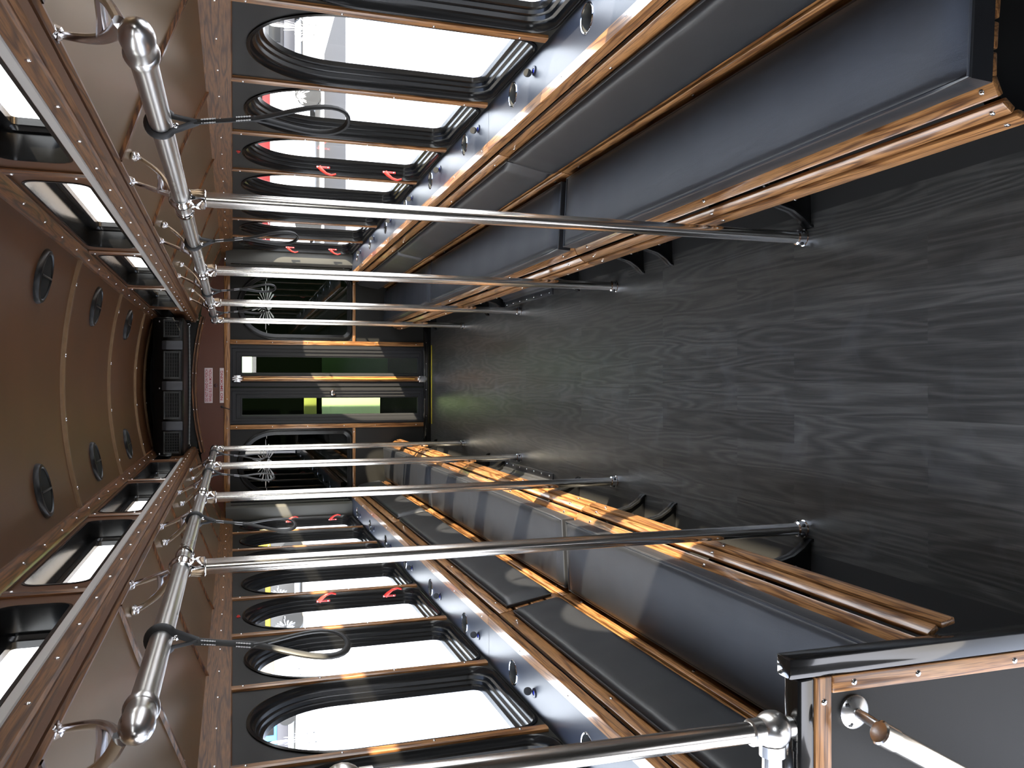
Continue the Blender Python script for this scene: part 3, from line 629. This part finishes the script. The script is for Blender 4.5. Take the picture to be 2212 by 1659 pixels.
# ------------------------------------------------------------------ drink shelves, cup holders and outlets
for s in (1, -1):
    sh = thing('drink_shelf', (s * 1.07, 4.4, ZS), 'long black window-sill shelf with oak edge %s' % EDGE[s], 'shelf', 'window-sill shelves')
    segs = [(YF, 0.56), (0.562, 3.358)] if s > 0 else [(1.45, 3.358)]
    segs += [(3.361, 5.88), (5.883, 7.60)]
    cups = [2.335 + 0.705 * k for k in range(0, 8)]
    for (a, c) in segs:
        b = MB(); cs = [q for q in cups if a < q < c]; cut = [a] + [(p + q) / 2 for p, q in zip(cs, cs[1:])] + [c]
        if not cs: b.box(min(s * 0.998, s * 1.16), max(s * 0.998, s * 1.16), a, c, ZS - 0.02, ZS)
        for q, u0, u1 in zip(cs, cut, cut[1:]):
            P = [(1.092 + .042 * math.cos(2 * PI * k / 28), q + .042 * math.sin(2 * PI * k / 28)) for k in range(28)]
            panel_with_hole(b, P, (1.092, q), 0.998, 1.16, u0, u1, lambda u, v: (s * u, v, ZS), lambda u, v: (s * u, v, ZS - 0.02))
        b.build('shelf_top', SHELFM, sh, smooth=False)
    for (a, c) in segs:
        b = MB(); b.prism([(s * x, z) for x, z in [(0.998, ZS + .004), (0.962, ZS + .004), (0.955, ZS - .002), (0.955, ZS - .028), (0.962, ZS - .032), (0.998, ZS - .032)]], 'Y', a, c); nose = b.build('oak_edge', WOODY, sh, ang=25)
        y = a + 0.09
        while y < c:
            if y > 1.0: screw(nose, (s * .985, y, ZS + .004), (0, 0, 1), 0.004)
            y += 0.47
cup = usb = None
for s in (1, -1):
    for k in range(0, 8):
        lab = 'steel-rimmed cup holder in the shelf %s, %s' % (EDGE[s], ORD[k])
        y = 2.335 + 0.705 * k if k < 8 else y
        if y > 7.5: continue
        loc = (s * 1.092, y, ZS)
        if cup is None:
            cup = thing('cup_holder', loc, lab, 'cup holder', 'cup holders in the window shelves')
            b = MB(); b.lathe((loc[0], y, ZS - 0.002), (loc[0], y, 1), [(-.004, .041), (.003, .0415), (.0045, .045), (.002, .0475), (.001, .048)], 36, cap=False); b.build('rim', CHROME, cup)
            b = MB(); b.lathe((loc[0], y, ZS - 0.002), (loc[0], y, 0), [(0, .0408), (.07, .036), (.072, .034), (.072, 0)], 36, cap=False); b.build('cup', mat('steel_cup', (.10, .10, .095), .3, .6), cup)
        else: copy_tree(cup, loc, lab)
    for k in range(0, 7):
        y = 2.80 + 0.711 * k; loc = (s * (1.098 if s > 0 else 1.086), y, ZS); lab = 'black outlet with open cap on the shelf %s, %s' % (EDGE[s], ORD[k])
        if usb is None:
            usb = thing('charging_outlet', loc, lab, 'outlet', 'charging outlets on the window shelves'); x = loc[0]
            b = MB(); b.lathe((x, y, ZS), (x, y, 1), [(0, .017), (.003, .017), (.005, .014), (.005, .009), (.001, .009), (.001, 0)], 20, cap=False); b.build('socket', NAVY, usb)
            b = MB(); b.lathe((x - .001, y + .022, ZS + .018), (x, y + .032, ZS + .014), [(0, .014), (.004, .015), (.006, .012), (.006, 0)], 18); b.tube([(x, y + .015, ZS + .002), (x, y + .024, ZS + .006), (x, y + .026, ZS + .012)], .003); b.build('cap', RUBBER, usb)
            b = MB(); b.box(x - .006, x + .006, y - .004, y + .004, ZS + .001, ZS + .003); b.build('indicator_lamp', BLUELED, usb)
        else: copy_tree(usb, loc, lab)

# ------------------------------------------------------------------ benches
def slat(b, s, p, q, th, y0, y1):
    """slat between profile points p and q (x,z), thickness th away from the sitter"""
    px, pz = p; qx, qz = q; d = Vector((qx - px, qz - pz)).normalized(); n = Vector((-d.y, d.x)) * th
    b.prism([(s * px, pz), (s * qx, qz), (s * (qx + n.x), qz + n.y), (s * (px + n.x), pz + n.y)], 'Y', y0, y1, 0.0035)
FRONT = [((0.588, 0.407), (0.553, 0.390)), ((0.543, 0.380), (0.524, 0.354)), ((0.520, 0.343), (0.512, 0.304))]
SEAT = [((0.640, 0.407), (0.592, 0.408)), ((0.700, 0.402), (0.647, 0.406)), ((0.762, 0.396), (0.708, 0.401)), ((0.824, 0.390), (0.770, 0.395)), ((0.875, 0.386), (0.832, 0.389))]
def backpt(z): return 0.894 + (z - 0.403) * 0.187
BACK = [(0.403, 0.463), (0.472, 0.532), (0.541, 0.601), (0.610, 0.672), (0.686, 0.745)]
LEG = [(0.508, 0.0), (0.512, 0.012), (0.535, 0.035), (0.560, 0.075), (0.574, 0.13), (0.575, 0.19), (0.560, 0.245), (0.535, 0.285), (0.524, 0.300), (0.540, 0.340), (0.558, 0.366), (0.592, 0.390), (0.880, 0.368), (0.880, 0.33), (0.79, 0.30), (0.76, 0.26), (0.745, 0.2), (0.735, 0.11), (0.728, 0.03), (0.69, 0.0)]
def bench(s, y0, y1, legs, label):
    t = thing('slatted_bench', (s * 0.7, (y0 + y1) / 2, 0), label, 'bench', 'oak slat benches along the walls')
    parts = []
    for p, q in FRONT + SEAT:
        b = MB(); slat(b, s, p, q, 0.016, y0, y1); parts.append(b.build('seat_slat', WOODY, t, ang=25))
    for za, zb in BACK:
        b = MB(); slat(b, s, (backpt(zb), zb), (backpt(za), za), 0.018, y0, y1); parts.append(b.build('back_slat', WOODY, t, ang=25))
    for ly in legs:
        b = MB(); b.prism([(s * x, z) for x, z in LEG], 'Y', ly - 0.007, ly + 0.007)
        rim = [(s * x, z) for x, z in LEG[0:13]]
        b.loops([[(x, ly - .020, z) for x, z in rim], [(x - s * 0.0, ly + .020, z) for x, z in rim], [(x + s * .009, ly + .020, z) for x, z in rim], [(x + s * .009, ly - .020, z) for x, z in rim], [(x, ly - .020, z) for x, z in rim]], closed=False)
        b.tube([(s * (0.66 + .040 * math.cos(a)), ly - .008, 0.15 + .040 * math.sin(a)) for a in [2 * PI * k / 20 for k in range(20)]], .006, 6, True)
        b.tube([(s * (0.66 + .022 * math.cos(a)), ly - .008, 0.15 + .022 * math.sin(a)) for a in [2 * PI * k / 16 for k in range(16)]], .005, 6, True)
        b.tube([(s * x, ly - .008, z) for x, z in ((.60, .03), (.69, .03), (.70, .10))], .005, 6)
        lg = b.build('leg', CAST, t, ang=35)
        # back upright of the frame
        b = MB(); b.prism([(s * x, z) for x, z in [(0.86, 0.37), (backpt(0.40) + .018, 0.385), (backpt(0.745) + .018, 0.745), (backpt(0.745) + .034, 0.745), (backpt(0.45) + .05, 0.42), (0.89, 0.34)]], 'Y', ly - .012, ly + .012); b.build('back_support', CAST, t)
        for i, (p, q) in enumerate(FRONT):
            d = Vector((q[0] - p[0], q[1] - p[1])).normalized()
            screw(parts[i], (s * (p[0] + q[0]) / 2, ly - .004 + .004 * i, (p[1] + q[1]) / 2), (s * d.y, 0, -d.x), 0.0065)
        screw(lg, (s * 0.60, ly - .008, 0.062), (0, -1, 0), 0.008, 'bolt')
        for sl, zz in ((parts[8], 0.433), (parts[12], 0.716)): screw(sl, (s * backpt(zz), ly, zz), (-s, 0, .18), 0.006)
    return t
SEG = {1: [(1.265, 3.378), (3.386, 5.862), (5.870, 7.90)], -1: [(1.455, 3.366), (3.374, 5.840), (5.848, 7.90)]}
LEGS = {1: [(1.30, 2.338, 3.262), (3.53, 4.30, 5.62), (6.02, 7.72)], -1: [(2.338, 3.232), (3.52, 4.29, 5.62), (6.0, 7.70)]}
NTH = ['nearest the camera', 'in the middle', 'at the far end']
for s in (1, -1):
    for k, ((y0, y1), lg) in enumerate(zip(SEG[s], LEGS[s])):
        bench(s, y0, y1, lg, 'oak slat bench on black iron legs %s, %s' % (EDGE[s], NTH[k]))

# cushions -----------------------------------------------------------------
def cushion_mesh(Lx, Ly, T, r, puff, M, nx=14, ny=40):
    """rounded, slightly puffed slab, Lx across, Ly along, T thick"""
    b = MB(); grid = []
    for side in (1, 0):
        g = []
        for j in range(ny + 1):
            row = []
            v = j / ny; vv = 0.5 - 0.5 * math.cos(PI * v) if False else v
            # denser near the ends
            e = 0.04; 
            for i in range(nx + 1):
                u = i / nx; uu = 0.5 - 0.5 * math.cos(PI * u) * 1.0
                uu = 0.35 * u + 0.65 * uu; vv = 0.6 * v + 0.4 * (0.5 - 0.5 * math.cos(PI * v))
                x, y = uu * Lx, vv * Ly
                ex = min(x, Lx - x); ey = min(y, Ly - y)
                fx = math.sqrt(max(0.0, 1 - max(0, 1 - ex / r) ** 2)); fy = math.sqrt(max(0.0, 1 - max(0, 1 - ey / r) ** 2))
                edge = min(fx, fy)
                wob = 0.0012 * math.sin(y * 19 + x * 7) + 0.0010 * math.sin(y * 47 + 3)
                z = T - r * (1 - edge) + puff * math.sin(PI * u) ** 0.6 * min(1, ey / 0.05) + wob * min(1, ey / .03) * math.sin(PI * u) if side else 0.0
                row.append(M @ Vector((x, y, z)))
            g.append(row)
        grid.append(g)
    V = [[[b.bm.verts.new(p) for p in row] for row in g] for g in grid]
    for g in V:
        for j in range(ny):
            for i in range(nx): b.bm.faces.new((g[j][i], g[j][i + 1], g[j + 1][i + 1], g[j + 1][i]))
    t, o = V
    for j in range(ny):
        b.bm.faces.new((t[j][0], t[j + 1][0], o[j + 1][0], o[j][0])); b.bm.faces.new((t[j][nx], o[j][nx], o[j + 1][nx], t[j + 1][nx]))
    for i in range(nx):
        b.bm.faces.new((t[0][i], o[0][i], o[0][i + 1], t[0][i + 1])); b.bm.faces.new((t[ny][i], t[ny][i + 1], o[ny][i + 1], o[ny][i]))
    return b
def frame_M(s, p0, p1, y0, up=1):
    """local x from p0 to p1 in the (x,z) section, local y along the bus, local z out of the surface"""
    ex = Vector((s * (p1[0] - p0[0]), 0, p1[1] - p0[1])).normalized(); ey = Vector((0, 1, 0)); ez = ex.cross(ey)
    if ez.z < 0 and up: ez = -ez
    if not up and ez.x * s > 0: ez = -ez
    M = Matrix((ex, ey, ez)).transposed().to_4x4(); return Matrix.Translation((s * p0[0], y0, p0[1])) @ M
def seat_cushion(s, y0, y1, label, dx=0.0, dz=0.0):
    t = thing('seat_cushion', (s * .73, (y0 + y1) / 2, .42), label, 'cushion', 'black seat cushions on the benches')
    p0, p1 = (0.578 + dx, 0.4085 + dz), (0.872 + dx, 0.3925 + dz); M = frame_M(s, p0, p1, y0); Wd = math.hypot(p1[0] - p0[0], p1[1] - p0[1]); T = 0.060
    cushion_mesh(Wd, y1 - y0, T, 0.008, 0.008, M).build('cushion_body', CUSH, t, ang=60)
    b = MB(); q = 0.0022; pts = [(q, q), (Wd - q, q), (Wd - q, y1 - y0 - q), (q, y1 - y0 - q)]; P = []
    for i in range(4):
        a, c = Vector(pts[i]), Vector(pts[(i + 1) % 4])
        n = 2 if i % 2 == 0 else 24
        for k in range(n): P.append(M @ Vector((*(a + (c - a) * k / n), T - .0050)))
    b.tube(P, 0.0048, 8, True); b.build('piping', PIPE, t)
def back_cushion(s, y0, y1, label):
    t = thing('back_cushion', (s * .9, (y0 + y1) / 2, .5), label, 'cushion', 'black backrest cushions on the benches')
    za, zb = 0.503, 0.702; p0, p1 = (backpt(za) - .0025, za), (backpt(zb) - .0025, zb); M = frame_M(s, p0, p1, y0, 0); Wd = math.hypot(p1[0] - p0[0], p1[1] - p0[1]); T = 0.026
    cushion_mesh(Wd, y1 - y0, T, 0.016, 0.007, M).build('cushion_body', CUSH, t, ang=60)
    b = MB(); q = -0.001; pts = [(q, q), (Wd - q, q), (Wd - q, y1 - y0 - q), (q, y1 - y0 - q)]; P = []
    for i in range(4):
        a, c = Vector(pts[i]), Vector(pts[(i + 1) % 4]); n = 2 if i % 2 == 0 else 24
        for k in range(n): P.append(M @ Vector((*(a + (c - a) * k / n), .011)))
    b.tube(P, 0.0035, 6, True); b.build('piping', PIPE, t)
for k, (a, c) in enumerate([(1.262, 3.355), (3.418, 5.93), (5.945, 7.90)]): seat_cushion(1, a, c, "long black vinyl seat cushion on the bench %s, %s" % (EDGE[1], NTH[k]))
for k, (a, c) in enumerate([(1.46, 3.33), (3.375, 5.93), (5.935, 7.90)]): seat_cushion(-1, a, c, "long black vinyl seat cushion on the bench %s, %s" % (EDGE[-1], NTH[k]), 0.0)
for k, (a, c) in enumerate([(1.22, 3.375), (3.395, 5.90), (5.915, 7.90)]): back_cushion(1, a, c, "thin black backrest cushion on the bench %s, %s" % (EDGE[1], NTH[k]))
for k, (a, c) in enumerate([(1.47, 3.31), (3.40, 5.83), (5.90, 7.85)]): back_cushion(-1, a, c, "thin black backrest cushion on the bench %s, %s" % (EDGE[-1], NTH[k]))

# ------------------------------------------------------------------ wheel-arch boxes under the benches
for s in (1, -1):
    t = thing('wheel_box', (s * .68, 5.13, 0), 'dark sheet-metal box with bolted flange under the bench %s' % EDGE[s], 'box', 'metal boxes under the benches')
    b = MB(); b.prism([(s * x, z) for x, z in [(0.568, 0.008), (0.568, 0.026), (0.585, 0.030), (0.66, 0.16), (0.76, 0.22), (0.79, 0.22), (0.79, 0.008)]], 'Y', 4.70, 5.58, 0.003); bx = b.build('box_body', DGREY, t)
    b = MB(); b.prism([(s * x, z) for x, z in [(0.530, 0.0), (0.530, 0.008), (0.590, 0.010), (0.590, 0.0)]], 'Y', 4.68, 5.60, 0.002); fl = b.build('flange', DGREY, t)
    for k in range(7): screw(fl, (s * .548, 4.73 + .137 * k, .009), (0, 0, 1), .007, 'bolt')
    b = MB(); b.prism([(s * x, z) for x, z in [(0.60, 0.05), (0.655, 0.145), (0.664, 0.150), (0.609, 0.046)]], 'Y', 4.95, 5.25, 0.002); b.build('cover_plate', ACB, t)

# ------------------------------------------------------------------ grab rails, poles, straps
XP = 0.482; ZR = 1.928; PY = [2.367, 3.818, 5.28, 6.717]
for s in (1, -1):
    rl = thing('grab_rail', (s * XP, 4, ZR), 'overhead steel grab rail with domed end running down the bus %s' % ("nearer the photo's top" if s > 0 else "nearer the photo's bottom"), 'grab rail', 'overhead grab rails')
    b = MB(); b.cyl((s * XP, 1.30, ZR), (s * XP, 6.80, ZR), 0.0205, 28); b.build('tube', STEELY, rl)
    for y0, d in ((1.362, -1), (6.76, 1)):
        b = MB(); b.lathe((s * XP, y0, ZR), (s * XP, y0 + d, ZR), [(0, .0205), (0.0, .0255), (.010, .0265), (.017, .0255), (.020, .0225), (.050, .0225), (.058, .0245), (.072, .0250), (.088, .0225), (.102, .0160), (.112, .008), (.115, 0)], 28); b.build('end_cap', CHROME if d > 0 else STEELY, rl)
    for y in (2.535, 3.99, 5.45):
        b = MB(); b.lathe((s * XP, y, ZR), (s * XP, y + 1, ZR), [(-.02, .0205), (-.018, .0245), (0, .0255), (.014, .0245), (.018, .0205)], 24); b.build('collar', CHROME, rl)
    for k, ya in enumerate((1.28, 2.40, 3.50, 4.70, 6.02)):
        b = MB(); root = Vector((s * (XP + .012), ya, ZR + .02)); f1 = Vector((s * 0.650, ya + 0.25, 2.060)); f2 = Vector((s * 0.600, ya + 0.355, 2.082))
        mids = []
        for f in (f1, f2):
            pts = []; 
            for i in range(11):
                u = i / 10; p = root.lerp(f, u); p.z += -0.016 * math.sin(PI * u); p += (Vector((0, -0.02, 0)) if f is f1 else Vector((0, 0.03, 0))) * math.sin(PI * u); pts.append(p)
            b.tube(pts, [0.012 - 0.004 * (i / 10) for i in range(11)], 10, flat=(1.0, .7)); mids.append(pts[5])
        b.tube([mids[0], (mids[0] + mids[1]) / 2 + Vector((0, 0, -.002)), mids[1]], .0085, 8)
        br = b.build('rail_bracket', ALU, rl)
        for f in (f1, f2):
            q = MB(); q.lathe(f, f + Vector((s * .28, 0, 1)), [(-.004, .006), (.002, .013), (.012, .014)], 16); q.box(f.x - .010, f.x + .010, f.y - .022, f.y + .022, f.z + .006, f.z + .016, .003); q.build('foot', ALU, br); screw(br, (f.x, f.y - .015, f.z + .007), (0, 0, -1), .005)
    for k, y in enumerate(PY):
        t = thing('stanchion_pole', (s * XP, y, 0), 'upright steel pole beside the bench %s, %s' % (EDGE[s], ORD[k]), 'pole', 'upright poles between floor and rails')
        b = MB(); b.cyl((s * XP, y, 0.0), (s * XP, y, ZR - .05), 0.0205, 28); b.build('tube', STEELZ, t)
        b = MB(); b.lathe((s * XP, y - .045, ZR), (s * XP, y + 1, ZR), [(0, .0206), (0, .0245), (.008, .026), (.014, .0245), (.020, .027), (.045, .0325), (.070, .027), (.076, .0245), (.082, .026), (.09, .0245), (.09, .0206)], 28)
        b.lathe((s * XP, y, ZR - .018), (s * XP, y, 0), [(0, .024), (.016, .0245), (.020, .0265), (.040, .0265), (.043, .0206)], 24); b.build('tee_fitting', CHROME, t)
        b = MB(); b.lathe((s * XP, y, 0), (s * XP, y, 1), [(0, .0285), (.004, .0285), (.006, .0255), (.030, .0252), (.034, .0206)], 24); col = b.build('base_collar', CHROME, t)
        for a in (0.5, 2.1, 3.7, 5.3):
            n_ = Vector((math.cos(a), math.sin(a), 0)); screw(col, Vector((s * XP, y, .018)) + n_ * .0254, n_, .0065, 'set_screw', RUBBER, 0.9)
# hanging straps
def strap(s, y, label, m, sway):
    t = thing('hand_strap', (s * XP, y, ZR), label, 'strap', 'loop straps on the grab rails')
    b = MB(); R0 = 0.0255; X0 = s * XP
    ring = [(X0 + R0 * math.cos(a) * 1.0, y + 0.002 * math.sin(a), ZR + R0 * math.sin(a)) for a in [(-PI / 2 + 0.55) + (2 * PI - 1.1) * k / 22 for k in range(23)]]
    bot = Vector((X0 + s * .006, y - .004, ZR - .065))
    pts = [bot] + [Vector(p) for p in ring] + [bot]; b.tube(pts, 0.0085, 8, flat=(1.0, .45)); b.build('collar_loop', RUBBER, t)
    screw(t, (X0 - s * .006, y - .014, ZR - .027), (0, -1, -.3), .0055, 'snap', CHROME)
    end = Vector((X0 + s * sway, y - .02, ZR - 0.165)); b = MB(); b.tube([bot + Vector((0, 0, .006)), bot.lerp(end, .4), end], [.0085, .0065, .0075], 8, flat=(1.0, .5)); b.build('sleeve', m, t)
    for base, dirn in ((bot, end), (end, bot)):
        for q in (-1, 1):
            b = MB(); b.tube([base.lerp(dirn, 0.05 + 0.024 * k) + Vector((q * .0035, -.0055, 0)) for k in range(12)], [.0016 if k % 2 else .0006 for k in range(12)], 6); b.build('stitching', THREAD, t)
    wd = Vector((s * .45, -.9, 0)).normalized(); dn = Vector((s * .07, -.02, -1)).normalized(); lp = []
    for i in range(33):
        u = i / 32; ang = 2 * PI * u
        # teardrop
        r = 0.5 - 0.5 * math.cos(ang); wv = math.sin(ang) * (0.5 - 0.5 * math.cos(ang)) ** 0.75
        lp.append(end + dn * (0.178 * r ** 0.9) + wd * (0.050 * wv))
    b = MB(); b.tube(lp, 0.0050, 8, flat=(1.35, .8)); b.build('loop', m, t)
for s, ys in ((1, (1.70, 3.086, 4.70, 6.12)), (-1, (1.705, 3.19, 4.87, 6.25))):
    for k, y in enumerate(ys): strap(s, y, 'looped hand strap on the rail %s, %s' % ("nearer the photo's top" if s > 0 else "nearer the photo's bottom", ORD[k]), GREYRUB if s < 0 else RUBBER, 0.018)

# ------------------------------------------------------------------ red emergency latches and red lamps
def latch(s, y, z, label):
    t = thing('emergency_latch', (s * 1.19, y, z), label, 'latch', 'red window latches')
    x = s * (XW + .022)
    b = MB(); b.box(min(x - .006, x + .006), max(x - .006, x + .006), y - .003, y + .002, z - .036, z + .036, .002); pl = b.build('mounting_plate', mat('red_plastic_dark', (.30, .02, .02), .4), t)
    for dz in (.030, .012, -.026): screw(pl, (x, y - .003, z + dz), (0, -1, 0), .0042)
    pts = [(x, y - .004, z + .022), (x - s * .016, y - .010, z + .010), (x - s * .036, y - .016, z - .014), (x - s * .044, y - .018, z - .042), (x - s * .036, y - .016, z - .066)]
    b = MB(); b.tube(pts, [.012, .010, .007, .006, .005], 10, flat=(1, .6)); b.build('lever', RED, t)
for s in (1, -1):
    for k, yw in enumerate((4.765, 7.585)):
        for q, z in ((0, 1.335), (1, 0.975)):
            latch(s, yw - 0.075 - .0, z, '%s red latch on the %s window %s' % (('upper', 'lower')[q], ('middle', 'furthest')[k], EDGE[s]))
    b = MB(); b.lathe((s * XW, 4.41, 1.775), (0, 4.41, 1.775), [(0, .010), (.003, .010), (.005, .007), (.010, .006), (.011, 0)], 14); tag(b.build('indicator_lamp', RED), 'small red lamp on the black panel above a window %s' % EDGE[s], 'indicator lamp', 'red lamps above the windows')

# ------------------------------------------------------------------ modesty panel and rails at the near left
mp = thing('modesty_panel', (-0.85, 1.42, 0), 'black framed half-height partition with oak edging in the near bottom corner', 'partition')
y0, y1 = 1.398, 1.442; x0 = -0.540
b = MB(); b.box(x0 - .042, x0, y0, y1, 0.0, 0.770, 0.004); b.build('post', GLOSSB, mp)
b = MB(); b.box(-1.15, x0 - .042, y0, y1, 0.712, 0.753, 0.006); b.build('top_rail', GLOSSB, mp)
b = MB(); b.box(-1.15, x0 - .04, y0 + .014, y1 - .008, 0.02, 0.715); b.build('infill_panel', PANEL, mp, smooth=False)
b = MB(); b.box(x0 - .078, x0 - .042, y0 - .002, y0 + .016, 0.03, 0.672, 0.004); o1 = b.build('oak_edging', WOODZ, mp)
b = MB(); b.box(-1.15, x0 - .042, y0 - .002, y0 + .016, 0.673, 0.712, 0.004); o2 = b.build('oak_edging', WOODX, mp)
for z in (0.62, 0.46, 0.2): screw(o1, (x0 - .060, y0 - .002, z), (0, -1, 0), .007)
for x in (-0.632, -0.80, -1.0): screw(o2, (x, y0 - .002, .692), (0, -1, 0), .007)
gr = thing('entry_rail', (-0.69, 1.42, 0.75), 'steel upright rail with ball joints standing on the near partition', 'grab rail')
bx_, by_, bz_ = -0.682, 1.42, 0.795
b = MB(); b.cyl((bx_, by_, bz_), (bx_ + 0.012, by_, 1.60), 0.0205, 28); b.build('upright_tube', STEELZ, gr)
b = MB(); b.cyl((bx_, by_, bz_), (-1.15, by_, bz_), 0.0205, 28); b.build('lower_tube', STEELZ, gr)
b = MB(); b.cyl((bx_ + .012, by_, 1.628), (-1.15, by_, 1.628), 0.0205, 28); b.build('upper_tube', STEELZ, gr)
for c, d in (((bx_, by_, bz_), 1), ((bx_ + .012, by_, 1.628), -1)):
    b = MB(); c = Vector(c); b.ball(c, .037, 28)
    b.lathe(c, c + Vector((0, 0, d)), [(.028, .026), (.050, .026), (.052, .0206)], 24); b.lathe(c, c + Vector((-1, 0, 0)), [(.028, .026), (.050, .026), (.052, .0206)], 24)
    if d > 0: b.lathe(c, c + Vector((0, 0, -1)), [(.030, .020), (.045, .020)], 24)
    b.build('ball_joint', STEELY, gr)
hr = thing('entry_handrail', (-0.70, 1.31, 0.6), 'sloping steel handrail bolted on the face of the near partition', 'handrail')
f = Vector((-0.665, y0 + .014, 0.610))
b = MB(); b.lathe(f, f + Vector((0, -1, 0)), [(0, .034), (.006, .034), (.012, .027), (.014, .012), (.016, .010)], 28); fl = b.build('wall_flange', STEELY, hr)
for a in (0.9, 2.6, 4.4): screw(fl, f + Vector((.024 * math.cos(a), -.006, .024 * math.sin(a))), (0, -1, 0), .0085, 'bolt', RUBBER, .9)
top = Vector((-0.668, 1.318, 0.630)); botp = Vector((-0.98, 1.318, 0.08)); d = (botp - top).normalized()
b = MB(); b.tube([f, f + Vector((0, -.035, 0)), f + Vector((-.006, -.062, -.006)), top + d * .03], .010, 10); b.build('standoff', STEELY, hr)
b = MB(); b.lathe(top, botp, [(0, 0), (.0, .020), (.003, .0235), (.040, .0235), (.042, .0215), ((botp - top).length, .0215)], 28); b.build('tube', STEELZ, hr)

# ------------------------------------------------------------------ the yard outside
b = MB(); b.poly([(-60, -60, -0.95), (60, -60, -0.95), (60, 80, -0.95), (-60, 80, -0.95)]); gm = outm('pale_concrete', (0.50, 0.49, 0.47), .9); g = b.build('ground', gm, smooth=False); g['kind'] = 'structure'
b = MB(); b.box(3.9, 10.5, 22.0, 27.4, -0.95, -0.945); r_ = b.build('road', outm('weathered_asphalt', (0.010, 0.008, 0.006), .9), smooth=False); r_['kind'] = 'structure'
def vehicle(name, x, y, Lx, Ly, H_, mlow, mtop, label, cat, glaze=True, cab=0.5):
    t = thing(name, (x, y, -.95), label, cat); g0 = -.95
    b = MB(); b.box(x - Lx / 2, x + Lx / 2, y - Ly / 2, y + Ly / 2, g0 + .35, g0 + H_ * cab, .06); b.build('body', mlow, t)
    ix, iy = (.3, .05) if Lx > Ly else (.05, .3)
    b = MB(); b.box(x - Lx / 2 + ix, x + Lx / 2 - ix, y - Ly / 2 + iy, y + Ly / 2 - iy, g0 + H_ * cab - .02, g0 + H_, .08); b.build('cabin', mtop, t)
    if glaze:
        n = max(2, int(max(Lx, Ly) / 1.3))
        for k in range(n):
            w = MB(); u0 = -max(Lx, Ly) / 2 + .5 + (max(Lx, Ly) - 1) * k / n; u1 = u0 + (max(Lx, Ly) - 1) / n * .75
            za, zb = g0 + H_ * (cab + .08), g0 + H_ * (cab + .36)
            if Lx > Ly: w.box(x + u0, x + u1, y - Ly / 2 + iy - .03, y - Ly / 2 + iy + .02, za, zb, .01)
            else: w.box(x - math.copysign(Lx / 2 - ix + .03, x), x - math.copysign(Lx / 2 - ix - .02, x), y + u0, y + u1, za, zb, .01)
            w.build('side_window', FRAME, t)
    for k in (-1, 1):
        for q in (-1, 1):
            w = MB()
            if Lx > Ly: c = Vector((x + k * Lx * .32, y + q * (Ly / 2 - .12), g0 + .42)); a = Vector((0, .14, 0))
            else: c = Vector((x + q * (Lx / 2 - .12), y + k * Ly * .32, g0 + .42)); a = Vector((.14, 0, 0))
            w.cyl(c - a, c + a, .42, 20); w.build('wheel', RUBBER, t)
redp, whp = outm('red_vehicle_paint', (.15, .012, .012), .4), outm('white_vehicle_paint', (.75, .75, .75), .3)
vehicle('trolley_bus', 7.4, 29.6, 6.6, 2.4, 3.1, whp, redp, "red and white bus parked beyond the middle windows at the photo's top", 'bus', cab=.52)
vehicle('dark_car', 14.5, 36.5, 4.4, 1.8, 1.6, outm('dark_car_paint', (.03, .03, .035), .3), outm('car_roof_dark', (.02, .02, .022), .3), "dark car beyond the nearest window at the photo's top", 'car')
vehicle('grey_truck', 9.2, 41.0, 6.0, 2.3, 2.6, outm('grey_truck_paint', (.10, .11, .12), .5), outm('red_box_body', (.30, .03, .03)), "grey and red truck behind the parked bus at the photo's top", 'truck')
vehicle('blue_car', -16.5, 41.0, 4.2, 1.8, 1.7, outm('dark_underbody', (.05, .05, .06), .4), outm('blue_paint', (.06, .20, .45), .4), "blue car beyond the nearest window at the photo's bottom", 'car')
vehicle('yellow_loader', -8.2, 37.0, 4.6, 2.2, 2.6, outm('loader_chassis', (.05, .05, .05), .4), outm('yellow_paint', (.40, .26, .02), .4), "yellow loader beyond a far window at the photo's bottom", 'loader')
bd = thing('warehouse', (-30, 66, -.95), "pale building with dark doorways beyond the windows at the photo's bottom", 'building')
b = MB(); b.box(-60, -6, 62, 70, -.95, 6, .05); b.build('wall', outm('tan_render', (.20, .16, .12)), bd)
for x in (-12, -18, -26, -37, -48):
    b = MB(); b.box(x, x + 2.4, 61.9, 62.05, -.95, 2.2, .02); b.build('doorway', outm('doorway_dark', (.03, .03, .03)), bd)
bd = thing('shop_building', (30, 66, -.95), "grey building behind the parked vehicles at the photo's top", 'building')
b = MB(); b.box(6, 60, 62, 70, -.95, 7, .05); b.build('wall', outm('grey_render', (.12, .12, .13)), bd)
for x in (9, 15, 22, 30, 40):
    b = MB(); b.box(x, x + 3, 61.9, 62.05, -.6, 2.4, .02); b.build('window', outm('shop_glass', (.03, .04, .05), .2), bd)
